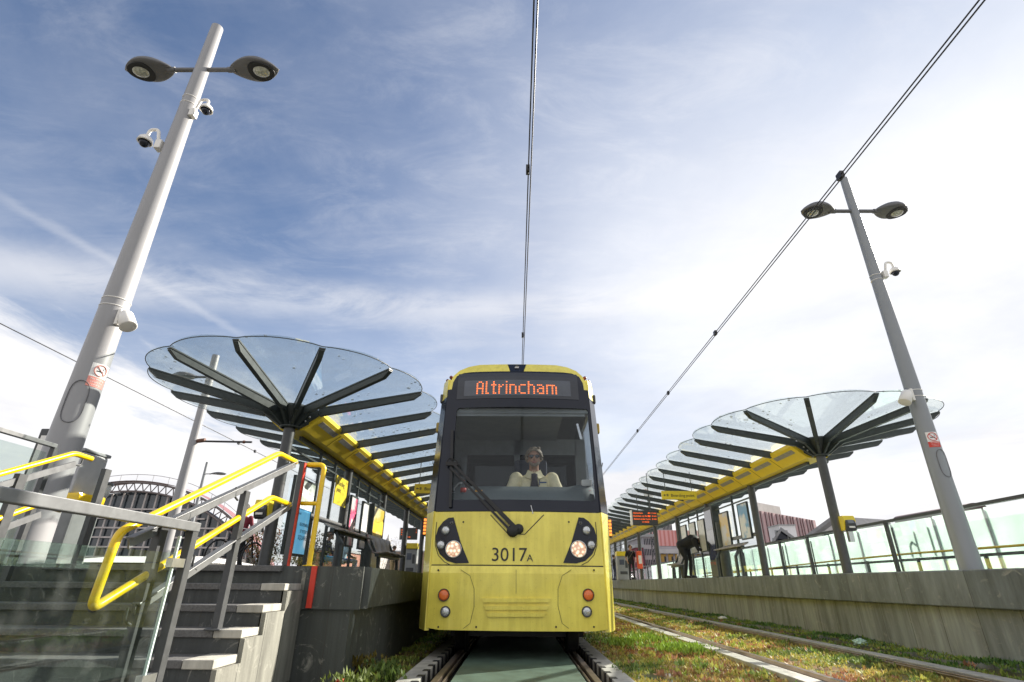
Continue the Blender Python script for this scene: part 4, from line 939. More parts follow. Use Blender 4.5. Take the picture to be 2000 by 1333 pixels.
# ---- flat cases, signs and furniture
def case(X, y0, y1, z0, z1, label, cat, fill, frame=M['rib'], th=.05, fw=.035, face=1, name='poster_case', extra=None):
    t = thing(name, (X, (y0 + y1) / 2, z0), label, cat)
    k = MB()
    for a, b in (((y0, z0), (y1, z0 + fw)), ((y0, z1 - fw), (y1, z1)), ((y0, z0 + fw), (y0 + fw, z1 - fw)), ((y1 - fw, z0 + fw), (y1, z1 - fw))): k.bx((X - th / 2, a[0], a[1]), (X + th / 2, b[0], b[1]))
    k.build('frame', frame, t)
    k = MB(); k.bx((X - th / 2 + .008, y0 + fw, z0 + fw), (X + th / 2 - .008, y1 - fw, z1 - fw)); k.build('sheet', fill, t)
    return t
def blotch(name, c1, c2, c3, s=3, glow=0):
    m, nt, b = newmat(name); L = nt.links.new; tc = N(nt, 'ShaderNodeTexCoord'); n1 = N(nt, 'ShaderNodeTexNoise', i_Scale=float(s), i_Detail=3.); L(tc.outputs['Object'], n1.inputs['Vector'])
    r = N(nt, 'ShaderNodeValToRGB'); r.color_ramp.interpolation = 'EASE'; e = r.color_ramp.elements; e[0].position = .38; e[0].color = (*c1, 1); e[1].position = .62; e[1].color = (*c3, 1); x = e.new(.5); x.color = (*c2, 1)
    L(n1.outputs['Fac'], r.inputs['Fac']); L(r.outputs[0], b.inputs['Base Color']); L(r.outputs[0], b.inputs['Emission Color']); b.inputs['Emission Strength'].default_value = glow; b.inputs['Roughness'].default_value = .35; b.inputs['Coat Weight'].default_value = .5
    return m
def yz(px, py, X): p = P(px, py, X=X); return p.y, p.z
# left: blue sky poster on the first bay
y0, z0 = yz(560, 1092, LXc + .05); y1, z1 = yz(608, 985, LXc + .05)
y0 = 8.62; y1 = 9.52; z0 = PL + .24; z1 = 2.35
bp = case(LXc + .05, y0, y1, z0, z1, 'blue sky poster reading ST PETER\'S SQUARE in the end bay of the left shelter', 'poster', blotch('poster_sky', (.10, .42, .72), (.16, .52, .80), (.85, .9, .93), 1.6, .22))
k = MB(); k.bx((LXc + .08, y0 + .04, (z0 + z1) / 2 + .12), (LXc + .086, y1 - .04, z1 - .04)); k.build('notice', blotch('poster_pale', (.75, .78, .78), (.62, .66, .66), (.35, .4, .33), 4), bp)
ink = mat('poster_ink', (.03, .05, .09), .5)
MT = lambda y, z: Matrix.Translation((LXc + .079, y, z)) @ Matrix.Rotation(PI / 2, 4, 'Z') @ Matrix.Rotation(PI / 2, 4, 'X')
for i, w in enumerate(('REOPENING', "ST PETER'S", 'SQUARE')): text_mesh('poster_lettering', w, (.072, .072, .10)[i], ink, bp, MT(y1 - .06, z0 + .46 - i * .105), .001, 'RIGHT')
for i in range(7): text_mesh('poster_lettering', ('New track and a new', 'tram stop are being', 'built in this square', 'Please use the other', 'stops in the centre', 'while we work', 'Thank you')[i], .06, mat('poster_blue', (.03, .16, .36), .5), bp, MT(y0 + .08, z0 + 1.0 - i * .075), .001)
# yellow notice, upper glazing
y0, z1 = yz(647, 903, LXc + .03); y1, z0 = yz(676, 950, LXc + .03)
yn = thing('notice_board', (LXc + .03, 10.9, 2.2), 'square yellow notice with black lettering high in the left shelter glazing', 'notice')
k = MB(); k.bx((LXc + .03, 10.65, 2.18), (LXc + .045, 11.40, 2.72)); k.build('board', M['sign_yellow'], yn)
text_mesh('notice_lettering', 'Boarding\npoint', .13, num, yn, Matrix.Translation((LXc + .047, 10.72, 2.55)) @ Matrix.Rotation(PI / 2, 4, 'Z') @ Matrix.Rotation(PI / 2, 4, 'X'), .001)
case(LXc + .04, 11.75, 12.25, 1.45, 2.50, 'narrow white poster with a pink block beside the second column of the left shelter', 'poster', blotch('poster_pink', (.80, .10, .22), (.85, .72, .72), (.88, .87, .85), 2.2))
case(LXc + .04, 12.7, 13.25, 1.45, 2.50, 'plain white poster right of the pink one in the left shelter', 'poster', blotch('poster_white', (.82, .80, .8), (.85, .84, .83), (.6, .55, .6), 2.0))
case(LXc + .04, 13.5, 14.65, PL + .05, 2.55, 'tall yellow and white timetable case at the far end of the left shelter glazing', 'timetable case', blotch('poster_yellow', (.80, .55, .04), (.84, .72, .35), (.86, .85, .78), 1.3), th=.16, fw=.06)
# benches
def bench(loc, rz, n, label, perch=False):
    t = thing('bench', loc, label, 'bench', rz=rz)
    prof = [(.20, .46), (.10, .435), (-.02, .43), (-.14, .45), (-.19, .52), (-.23, .66), (-.26, .82)] if not perch else [(.16, .70), (.05, .72), (-.08, .76), (-.15, .80)]
    for i in range(n):
        x0 = (i - n / 2) * .56 + .015; x1 = x0 + .53; k = MB(); vs = []
        for y, z in prof: vs += [V((x0, y, z)), V((x1, y, z))]
        k.add(vs, [(2 * q, 2 * q + 1, 2 * q + 3, 2 * q + 2) for q in range(len(prof) - 1)], True); o = k.build('seat', M['bench'], t, fix=False); o.modifiers.new('s', 'SOLIDIFY').thickness = .03
    k = MB(); k.bar((-n * .28, 0, .40 if not perch else .68), (n * .28, 0, .40 if not perch else .68), .08, .06); k.build('beam', M['rib'], t, fix=False)
    for s in (-1, 1):
        k = MB(); x = s * (n * .28 - .15)
        if perch: k.bar((x, .02, .68), (x, .16, .46), .09, .05); k.bar((x, .16, .47), (x, .16, 0), .09, .05, (0, 1, 0))
        else: k.bar((x, .0, .42), (x, .03, 0), .09, .06, (0, 1, 0)); k.bar((x, -.05, .42), (x, -.26, .80), .05, .05)
        k.box((x, .1, .008), (.14, .3, .016)); k.build('leg', M['rib'], t, fix=False)
    return t
M['bench'] = mat('bench_mesh_metal', (.42, .39, .37), .5, metal=.3, var=.3, scale=45, bump=.6, bscale=90)
bench((LXc + .45, 10.7, PL), -PI / 2, 4, 'high perch bench under the left shelter glazing, behind the yellow hoop', True)
bench((LXc + .60, 13.4, PL), -PI / 2, 4, 'perforated metal bench with a curved back beside the tall yellow timetable case', False)
bench((RXc - .35, 14.9, PR), PI / 2, 3, 'high perch bench on bent dark legs in the first glazed bay of the right shelter', True)
bench((RXc - .30, 20.4, PR), PI / 2, 2, 'metal bench that the stooping man leans over in the right shelter', False)
# right shelter cases
case(RXc - .05, 14.1, 14.75, 1.85, 2.75, 'framed blue and white map at the near end of the right shelter', 'poster', blotch('map_blue', (.05, .30, .55), (.75, .75, .70), (.70, .69, .65), 2.0), fw=.03)
case(RXc - .05, 15.5, 16.2, 1.72, 2.68, 'framed yellow and grey map in the right shelter, second from the near column', 'poster', blotch('map_yellow', (.75, .50, .05), (.55, .53, .48), (.68, .66, .62), 2.0), fw=.03)
for i, (a, lab) in enumerate(((17.55, 'pale framed map nearest the dark information unit in the right shelter'), (18.5, 'middle one of three pale framed maps in the right shelter'), (19.5, 'pale framed map farthest from the information unit in the right shelter'))):
    case(RXc - .05, a, a + .66, 1.72, 2.70, lab, 'poster', blotch('map_pale', (.60, .58, .53), (.68, .66, .61), (.50, .52, .42), 3 + i), fw=.03)
iu = thing('information_unit', (RXc, 17.0, PR), 'dark glazed information unit beside a thick pillar in the right shelter', 'information unit')
k = MB(); k.bx((RXc - .12, 16.55, PR), (RXc + .12, 17.3, 2.95)); k.build('cabinet', M['rib'], iu, bev=.01)
k = MB(); k.bx((RXc - .135, 16.62, 1.45), (RXc - .121, 17.24, 2.85)); k.build('screen', mat('dark_screen', (.03, .035, .04), .06, coat=1), iu)
k = MB(); k.bx((RXc - .14, 16.62, PR + .35), (RXc - .121, 17.24, 1.40)); k.build('red_panel', blotch('panel_red', (.30, .03, .02), (.05, .04, .04), (.55, .38, .05), 3), iu)
k = MB(); k.tube([(RXc, 16.32, PR), (RXc, 16.32, 2.45)], .14, 20); k.build('pillar', M['rib'], iu)
# hanging signs
def boarding(x, y, z, label, w=1.15):
    t = thing('boarding_sign', (x, y, z), label, 'sign', group='hanging boarding signs')
    k = MB(); k.bbox((0, 0, 0), (w, .06, .22), .006); k.build('board', M['sign_yellow'], t, fix=False)
    for s in (-.38, .38): k = MB(); k.tube([(s * w, 0, .10), (s * w, 0, .62)], .010, 8); k.build('hanger', M['rib'], t, fix=False)
    o = text_mesh('sign_lettering', 'Boarding point', .105, num, None, face_y(V((-w * .24, -.033, -.04))), .001); o.parent = t
    k = MB()
    k.prism([V((-w * .45, -.032, 0)), V((-w * .42, -.032, .03)), V((-w * .42, -.032, -.03))], (0, -.003, 0)); k.bx((-w * .42, -.035, -.008), (-w * .385, -.032, .008)); k.bx((-w * .36, -.035, -.03), (-w * .345, -.032, .03)); k.bx((-w * .335, -.035, -.03), (-w * .315, -.032, .03))
    k.build('pictogram', num, t, fix=False); return t
q = P(1326, 968, Y=14.6); boarding(q.x, 14.6, q.z, 'long yellow Boarding point sign hung under the right canopy', .93); q2 = P(823, 955, Y=13.0); boarding(q2.x + .30, 13.0, q2.z, 'yellow Boarding point sign half hidden behind the left edge of the tram', .93)
def led(x, y, z, label, lines, w=1.1, hh=.55):
    t = thing('passenger_display', (x, y, z), label, 'display', group='orange text passenger displays')
    k = MB(); k.bbox((0, 0, 0), (w, .14, hh), .01); k.cur = 0; k.build('housing', M['dgrey'], t, fix=False)
    k = MB(); k.bx((-w / 2 - .045, -.075, -hh / 2), (-w / 2 - .002, .075, hh / 2)); k.build('end_cap', M['white'], t, fix=False)
    for s in (-.25, .25): k = MB(); k.tube([(s * w, 0, hh / 2), (s * w, 0, hh / 2 + .5)], .014, 8); k.build('hanger', M['rib'], t, fix=False)
    for i, (l, r_) in enumerate(lines):
        for s_, al, xx in ((l, 'LEFT', -w * .46), (r_, 'RIGHT', w * .46)):
            if not s_: continue
            if l == '' and r_: al, xx = 'CENTER', 0
            o = text_mesh('display_lettering', s_, hh * .15, AMB, None, face_y(V((xx, -.074, hh * (.26 - i * .20)))), .001, al, bold=.0); o.parent = t
    return t
AMB = emit('amber_text', (1, .14, .015), .55)
q = P(1259, 1012, Y=17.2); led(q.x, 17.2, q.z, 'dark passenger display with four lines of orange text under the right canopy', [('Altrincham', 'dbl  2 min'), ('Rochdale via Ex Sq', 'dbl  4 min'), ('Ashton-under-Lyne', '6 min'), ('', '11:43:52')], .78, .44)
q = P(799, 1043, Y=25.0); led(q.x, 25.0, q.z, 'small dark passenger display with orange text at the far end of the left canopy', [('Eccles', '1'), ('Bury', '3'), ('Piccadilly', ''), ('', '11:43')], .75, .5)
# validators
def validator(x, y, zp, z, rz, label):
    t = thing('card_reader', (x, y, z), label, 'card reader', group='yellow card readers on the first columns', rz=rz); t.scale = (.72,) * 3
    k = MB(); k.prism([V((-.15, .12, -.15)), V((-.15, -.02, -.15)), V((-.15, -.10, .08)), V((-.15, -.06, .20)), V((-.15, .12, .20))], (.30, 0, 0)); k.build('hood', M['sign_yellow'], t, fix=False, bev=.015)
    k = MB(); k.prism([V((-.12, -.015, -.18)), V((-.12, -.10, -.15)), V((-.12, -.14, .0)), V((-.12, -.09, .10)), V((-.12, .0, .10))], (.24, 0, 0)); k.build('reader', M['dgrey'], t, fix=False, bev=.01)
    k = MB(); k.box((0, -.122, .05), (.15, .012, .09), M=Matrix.Rotation(R(-25), 3, 'X')); k.build('screen', mat('screen_grey', (.16, .18, .2), .1), t, fix=False)
    k = MB(); k.box((0, -.137, -.08), (.14, .02, .04)); k.build('label_plate', M['white'], t, fix=False)
    k = MB(); k.bx((-.06, -.02, -.42), (.06, .08, -.15)); k.build('bracket', M['steel'], t, fix=False); return t
q = P(1642, 1024, Y=RYc - .2); validator(RXc + .10, RYc - .20, PR, q.z, 0, 'yellow hooded card reader fixed to the first column of the right shelter')
q = P(530, 997, Y=LYc - .2); validator(LXc - .08, LYc - .2, PL, q.z, 0, 'yellow hooded card reader on the first column of the left shelter, behind the stair rail')
# help point, ticket machines
q = P(1249, 1094, X=RXc - .12); hp_ = thing('help_point', (RXc - .12, q.y, q.z - .35), 'small orange red box fixed on a column of the right shelter', 'help point')
k = MB(); k.bbox((0, 0, .35), (.22, .3, .78), .03); k.build('box', mat('orange_red', (.75, .10, .03), .4), hp_, fix=False); k = MB(); k.box((0, -.152, .36), (.15, .01, .36)); k.build('plate', M['white'], hp_, fix=False)
def machine(loc, label, w=.7, d=.5, h=1.7, cat='ticket machine', rz=0, band=True):
    t = thing('ticket_machine', loc, label, cat, rz=rz)
    k = MB(); k.bbox((0, 0, (h - .22) / 2), (w, d, h - .22), .02); k.build('cabinet', M['mgrey'], t, fix=False)
    k = MB(); k.bbox((0, -.04, h - .11), (w * 1.02, d * 1.1, .22), .02); k.build('hood', M['sign_yellow'], t, fix=False)
    k = MB(); k.box((-w * .12, -d / 2 - .005, h * .62), (w * .4, .012, .25)); k.build('screen', mat('machine_screen', (.1, .12, .16), .1), t, fix=False)
    k = MB(); k.box((w * .25, -d / 2 - .005, h * .55), (w * .2, .012, .35)); k.box((0, -d / 2 - .005, h * .25), (w * .6, .012, .14)); k.build('slot_panel', M['dgrey'], t, fix=False); return t
q = P(1216, 1078, Z=PR + 1.75); q = P(1214, 1078, Y=30); machine((q.x, 30, PR), 'grey ticket machine with a yellow hood behind the man in the black T-shirt', .62, .5, q.z - PR)
q = P(806, 1062, Y=23.5); machine((q.x, 23.5, PL), 'grey and yellow ticket machine near the tram at the far end of the left platform', .5, .45, q.z - PL)
# totem on the left platform, behind the far stair rail
q = P(134, 1005, Y=6.6); tm = thing('totem', (q.x, 6.6, PL), 'tall grey totem with a yellow band standing behind the far stair rail', 'totem')
w_ = .52
k = MB(); k.bbox((0, 0, .31), (w_ * .84, .42, .62), .03); k.build('base', mat('totem_grey', (.20, .21, .21), .4), tm, fix=False)
k = MB(); k.bbox((0, 0, .72), (w_ * .9, .44, .18), .03); k.build('band', M['rail_yellow'], tm, fix=False)
k = MB(); k.bbox((-.10, 0, 1.05), (w_ * .80, .42, .50), .03); k.build('upper_case', mat('totem_pale', (.46, .46, .47), .35), tm, fix=False)
k = MB(); k.bbox((-.10, 0, 1.32), (w_ * .84, .46, .04), .01); k.build('lid', M['mgrey'], tm, fix=False)
q = P(80, 935, Y=6.9); tp = thing('help_totem', (q.x, 6.9, PL), 'narrow dark panel with a yellow stripe left of the grey totem', 'totem')
k = MB(); k.bbox((0, 0, .85), (.36, .16, 1.7), .02); k.build('body', M['dgrey'], tp, fix=False); k = MB(); k.box((.1, -.085, .95), (.10, .012, 1.4)); k.build('stripe', M['rail_yellow'], tp, fix=False); k = MB(); k.box((-.06, -.085, .95), (.14, .012, 1.3)); k.build('face', M['white'], tp, fix=False)
q = P(181, 962, Y=7.4); hb = thing('speaker_hood', (q.x, 7.4, PL), 'white rounded hood with a dark mouth on a thin pole right of the grey totem', 'hood')
k = MB(); zz = q.z - PL; k.lathe([(0, -.22), (.12, -.18), (.19, -.02), (.20, .10), (.18, .14), (0, .15)], (0, 0, zz), None, 24); k.build('shell', M['white'], hb, fix=False)
k = MB(); k.ell((-.02, -.09, zz + .02), (.16, .13, .12), 18, 10); k.build('mouth', M['rubber'], hb, fix=False); k = MB(); k.lathe([(.21, .10), (.215, .13), (.0, .16)], (0, 0, zz), None, 24); k.build('lid', M['lamphead'], hb, fix=False); k = MB(); k.tube([(0, 0, 0), (0, 0, zz - .2)], .04, 12); k.build('pole', M['mgrey'], hb, fix=False)
# ================================================================== LAMP POSTS, CAMERAS, WIRES
def lamphead(t, p, s, L=.95, m=None):
    """leaf-shaped lantern reaching out along s*X from point p"""
    k = MB(); n = 20; kk = 12; vs = []; fs = []
    w = lambda u: .215 * math.sin(PI * min(1, u ** 1.12)) ** .72 + .03 * (1 - u) ** 2
    for i in range(kk + 1):
        u = i / kk; x = u * L; ww = max(w(u), .012)
        for j in range(n):
            a = 2 * PI * j / n; h = .15 if math.sin(a) > 0 else .045
            vs.append(p + V((s * x, math.cos(a) * ww, math.sin(a) * h * (ww / .22) + .02)))
    for i in range(kk):
        for j in range(n): fs.append((i * n + j, i * n + (j + 1) % n, (i + 1) * n + (j + 1) % n, (i + 1) * n + j))
    fs += [tuple(range(n)), tuple(range(kk * n, kk * n + n))]; k.add(vs, fs, True); o = k.build('lantern', m or M['lamphead'], t)
    k = MB(); poly = []
    for i in range(26):
        a = 2 * PI * i / 26; x = .66 * L + .26 * L * math.cos(a); poly.append(p + V((s * x, .165 * math.sin(a) * (1.05 - .2 * math.cos(a)), -.029)))
    k.prism(poly, (0, 0, .012)); k.build('lens_frame', M['rubber'], o)
    k = MB(); k.ell(p + V((s * .66 * L, 0, -.018)), (.17 * L, .105, .05), 18, 8); k.build('lens', mat('lamp_lens', (.42, .43, .36), .1, var=.5, scale=24, coat=1), o)
    k = MB(); k.tube([p + V((-s * .02, 0, .02)), p + V((s * .10, 0, .02))], .045, 14); k.build('neck', m or M['lamphead'], o)
def lamppost(x, y, z0, zt, r0, r1, za, arms, label, m, reach=.45, hl=.95, bands=(), hatch=None):
    t = thing('lamp_post', (x, y, z0), label, 'lamp post')
    k = MB(); k.tube([(x, y, z0), (x, y, z0 + (zt - z0) * .5), (x, y, zt)], [r0, (r0 + r1) / 2, r1], 40); k.build('mast', m, t)
    rr = lambda z: r0 + (r1 - r0) * (z - z0) / (zt - z0)
    if bands:
        k = MB()
        for z in bands: k.lathe([(rr(z) + .001, -.006), (rr(z) + .006, -.004), (rr(z) + .006, .004), (rr(z) + .001, .006)], (x, y, z), None, 40)
        k.build('strap', M['white'], t)
    for s in arms:
        k = MB(); k.tube([(x, y, za), (x + s * (rr(za) + reach), y, za)], .035, 12); k.build('arm', M['lamphead'], t); lamphead(t, V((x + s * (rr(za) + reach), y, za - .02)), s, hl)
    if hatch:
        az, zb, zc2, wd = hatch; n = 14; k = MB(); rad = rr(zb) + .004; out = []
        for i in range(40):
            a = 2 * PI * i / 40; u = math.cos(a) * wd; v = (zc2 - zb) / 2 * (1 if math.sin(a) > 0 else -1) * min(1, abs(math.sin(a)) ** .5) + (zb + zc2) / 2
            th = az + u / rad; out.append(V((x + rad * math.cos(th), y + rad * math.sin(th), v)))
        k.tube(out, .005, 5, closed=True); k.build('hatch_outline', mat('hatch_line', (.14, .14, .15), .6), t)
    return t, rr
LX, LY = -5.0, 5.7
zt = P(425, 55, Y=LY).z; za = P(397, 137, Y=LY).z
tL, rL = lamppost(LX, LY, PL, zt, .187, .088, za, (-1, 1), 'tall silver lamp post with two lanterns towering over the steps at the left', M['lamp'], .34, .78,
    [P(218, 590, Y=LY).z, P(212, 604, Y=LY).z, P(374, 196, Y=LY).z, P(368, 208, Y=LY).z], (math.atan2(-5.7, 5.0) + .35 - PI * .0 - .62, P(118, 832, Y=LY).z, P(140, 752, Y=LY).z, .10))
RX, RY = 6.30, 8.0
zt2 = P(1643, 350, Y=RY).z; za2 = P(1655, 413, Y=RY).z
tR, rR = lamppost(RX, RY, PR, zt2, .142, .066, za2, (-1, 1), 'grey lamp post with two lanterns standing on the right platform edge', M['lamp2'], .30, .62,
    [P(1785, 765, Y=RY).z, P(1788, 777, Y=RY).z, P(1712, 540, Y=RY).z, P(1714, 549, Y=RY).z], (math.atan2(-8.0, -6.3) + .75, P(1855, 935, Y=RY).z, P(1838, 882, Y=RY).z, .075))
# distant lamp posts on the left, behind the canopy
yA = 14.5; a = P(332, 1100, Y=yA); b = P(422, 695, Y=yA)
lamppost(b.x, yA, PL - .3, b.z, .15, .10, P(412, 737, Y=yA).z, (-1,), 'silver lamp post seen through the left canopy glass, with a single lantern', M['lamp'], .3, .8)
yB = 40; b = P(405, 903, Y=yB)
lamppost(b.x, yB, .0, b.z, .16, .10, P(399, 926, Y=yB).z, (1,), 'small distant lamp post in front of the arched hall', M['lamp2'], .3, 1.3)
# pole arm (bracket for the left overhead line)
p0 = P(378, 862, Y=yA); p1 = P(492, 864, Y=yA)
ab = thing('bracket_arm', p0, 'thin dark bracket arm fixed to the lamp post behind the left canopy', 'bracket')
k = MB(); k.tube([p0, p1], .028, 8); k.build('bar', M['wire'], ab); k = MB(); k.tube([p0 + V((.1, 0, 0)), p0 + V((.32, 0, .03))], .06, 8); k.tube([p0.lerp(p1, .85), p0.lerp(p1, .88)], .045, 8); k.build('insulator', mat('insulator_brown', (.12, .05, .03), .4), ab)
# cctv cameras
def domecam(P0, s, label, sc=1.0):
    """goose-neck dome camera; P0 on the mast surface, arm leaning to side s"""
    t = thing('dome_camera', P0, label, 'security camera'); t.scale = (sc,) * 3
    k = MB(); k.bbox((s * .045, -.02, 0), (.13, .16, .22), .012); k.build('bracket', M['white'], t, fix=False)
    k = MB(); k.tube(rounded([V((s * .08, -.04, .08)), V((s * .16, -.06, .42)), V((s * .34, -.06, .42)), V((s * .36, -.06, .20))], .12, 8), .034, 12); k.build('gooseneck', M['white'], t, fix=False)
    k = MB(); k.lathe([(.0, .14), (.07, .13), (.13, .06), (.145, -.01), (.15, -.03), (.12, -.035)], (s * .36, -.06, .10), None, 24); k.build('housing', M['white'], t, fix=False)
    k = MB(); k.ell((s * .36, -.06, .05), (.10, .10, .105), 20, 10); k.build('dome', M['black'], t, fix=False); return t
z = P(318, 292, Y=LY).z; domecam(V((LX - rL(z) - .0, LY - .05, z)), -1, 'white dome camera on a gooseneck, left side of the big lamp post', .68)
z = P(388, 226, Y=LY).z; c = domecam(V((LX + rL(z), LY - .02, z)), 1, 'white dome camera hanging on the right side of the big lamp post', .62)
z = P(1728, 541, Y=RY).z; domecam(V((RX + rR(z), RY - .05, z)), 1, 'white dome camera on the right hand lamp post', .58)
def floodcam(p, s, label, sc=1):
    t = thing('flood_camera', p, label, 'security camera'); t.scale = (sc,) * 3
    k = MB(); k.tube([(0, 0, .0), (s * .1, -.05, .04)], .025, 8); k.bbox((0, 0, 0), (.05, .1, .24), .01); k.build('bracket', M['white'], t, fix=False)
    Mx = Matrix.Rotation(R(-32 * s), 3, 'Y') @ Matrix.Rotation(R(-8), 3, 'X')
    k = MB(); k.lathe([(0, .14), (.07, .13), (.095, .09), (.11, -.14), (.10, -.145), (0, -.14)], (s * .16, -.06, -.06), Mx, 20); k.build('housing', M['white'], t, fix=False); return t
z = P(248, 625, Y=LY).z; floodcam(V((LX + rL(z), LY - .05, z)), 1, 'white cylindrical camera low on the big left lamp post', .85)
z = P(1765, 775, Y=RY).z; floodcam(V((RX - rR(z), RY - .08, z)), -1, 'white cylindrical camera on the right hand lamp post below the straps', .8)
# no smoking stickers wrapped on the posts
def sticker(x, y, rad, az, z0, z1, zred, wd, label, red=None):
    red = red or M['red']
    t = thing('no_smoking_sign', (x + rad * math.cos(az), y + rad * math.sin(az), z0), label, 'sign', group='no smoking signs')
    def patch(a0, a1, b0, b1, off, m, name):
        k = MB(); n = 10; vs = []
        for i in range(n + 1):
            th = a0 + (a1 - a0) * i / n; r = rad + off; vs += [V((x + r * math.cos(th), y + r * math.sin(th), b0)), V((x + r * math.cos(th), y + r * math.sin(th), b1))]
        k.add(vs, [(2 * i, 2 * i + 2, 2 * i + 3, 2 * i + 1) for i in range(n)]); return k.build(name, m, t)
    h = wd / rad / 2; W1 = mat('sticker_white', (.8, .79, .78), .4)
    patch(az - h, az + h, zred, z1, .004, W1, 'plate'); patch(az - h, az + h, z0, zred, .004, red, 'red_plate')
    zc = (zred + z1) / 2; rr0 = (z1 - zred) * .40
    pt = lambda u, v, o=.007: V((x + (rad + o) * math.cos(az + u / rad), y + (rad + o) * math.sin(az + u / rad), zc + v))
    k = MB(); k.tube([pt(rr0 * math.cos(2 * PI * i / 28), rr0 * math.sin(2 * PI * i / 28)) for i in range(28)], rr0 * .09, 5, closed=True); k.tube([pt(-rr0 * .7, rr0 * .7), pt(0, 0), pt(rr0 * .7, -rr0 * .7)], rr0 * .09, 5); k.build('prohibition_ring', red, t)
    k = MB(); k.tube([pt(-rr0 * .6, -.01, .0055), pt(0, -.01, .0055), pt(rr0 * .45, -.01, .0055)], rr0 * .10, 5); k.tube([pt(rr0 * .5, .01, .0055), pt(rr0 * .3, rr0 * .45, .0055), pt(rr0 * .6, rr0 * .6, .0055)], rr0 * .05, 5); k.build('cigarette', dark, t)
    for i, (tx, sz) in enumerate((('No smoking', .17), ('It is against the law', .10), ('to smoke here', .10))):
        hh = (zred - z0); o = text_mesh('sticker_lettering', tx, hh * sz * 1.5, W1, None, Matrix.Identity(4), .0005, 'CENTER')
        for v in o.data.vertices: u, w = v.co.x, v.co.y + zred - zc - hh * (.30 + .27 * i); q_ = pt(u, w, .006 + v.co.z); v.co = q_ - V(t.location)
        o.parent = t
z1, z0 = P(197, 716, Y=LY).z, P(182, 760, Y=LY).z; azv = math.atan2(-LY, -LX)
sticker(LX, LY, rL((z0 + z1) / 2), azv + .55, z0, z1, z0 + (z1 - z0) * .42, .20, 'no smoking sign with a red foot coloured as if sunlit on the left lamp post', mat('sunlit_red', (.70, .26, .22), .5))  # red lightened so the wash of sunlight sits in its colour
z1, z0 = P(1826, 848, Y=RY).z, P(1833, 877, Y=RY).z
sticker(RX, RY, rR((z0 + z1) / 2), math.atan2(-RY, -RX) + .45, z0, z1, z0 + (z1 - z0) * .36, .16, 'white and red no smoking sign on the grey right lamp post')
# overhead wires ---------------------------------------------------------
def wire(pts, r, label, grp=None, clips=()):
    t = thing('overhead_wire', pts[0], label, 'overhead wire', grp)
    k = MB(); k.tube(pts, r, 6); k.build('cable', M['wire'], t)
    if clips:
        k = MB()
        for c in clips: k.box(c, (.05, .10, .09)); k.tube([c + V((0, 0, -.06)), c + V((0, 0, .06))], .014, 6)
        k.build('clip', M['wire'], t)
def wpt(px, py, X): return P(px, py, X=X)
ZW1 = 5.7
a = P(1043, 0, Z=ZW1); b = P(1020, 700, Z=ZW1); dr = (b - a).normalized(); far = b + dr * 40
ext = a - dr * 4
ck = [P(1031, 332, Z=ZW1), P(1021, 655, Z=ZW1), P(1037, 140, Z=ZW1 + .3) * 0 + P(1032.5, 328, Z=ZW1)]
wire([ext, far], .0085, 'left one of the twin wires hanging over the tram roof', clips=ck[:2])
off = V((.036, 0, .01)); wire([ext + off, far + off * .6], .0085, 'right one of the twin wires hanging over the tram roof')
ZW2 = 5.6
a = P(1913, 0, Z=ZW2); b = P(1185, 917, Z=ZW2)
cl = [P(x, y, Z=ZW2) for x, y in ((1641, 344), (1397, 651), (1305, 768), (1245, 842))]
dr = (b - a).normalized()
wire([a - dr * 3, b + dr * 20], .0085, 'upper one of the twin wires running diagonally over the empty track', clips=cl)
off = V((.034, 0, -.018)); wire([a - dr * 3 + off, b + dr * 20 + off], .0085, 'lower one of the twin wires running diagonally over the empty track')
# left distant line
a = P(0, 632, Y=11); b = P(140, 702, Y=12.2); c = P(520, 893, Y=20)
wire([a + (a - c) * .3, a, c, c + (c - a) * 1.0], .012, 'single thin wire sagging past the left lamp post to the hall', clips=[P(466, 866, Y=18.5), P(498, 882, Y=19.4)])
# mast / crane far right
yM = 75; q = P(1262, 925, Y=yM); t = thing('antenna_mast', (q.x, yM, 0), 'thin lattice mast rising behind the right canopy', 'mast')
k = MB()
for dx, dy in ((-.25, 0), (.25, 0), (0, .4)): k.tube([(q.x + dx, yM + dy, 0), (q.x + dx * .5, yM + dy * .5, q.z - 3)], .06, 5)
zz = 1.0
while zz < q.z - 3: k.tube([(q.x - .22, yM, zz), (q.x + .22, yM, zz + .6)], .035, 4); zz += .6
k.tube([(q.x, yM, q.z - 3.2), (q.x, yM, q.z)], .06, 5); k.build('lattice', M['rib'], t)
k = MB()
for i in range(5): k.bbox((q.x + .45 * math.cos(i * 1.3), yM + .45 * math.sin(i * 1.3), q.z - 3.0 + .3 * (i % 2)), (.3, .3, 1.0), .03)
k.build('aerial', M['white'], t)
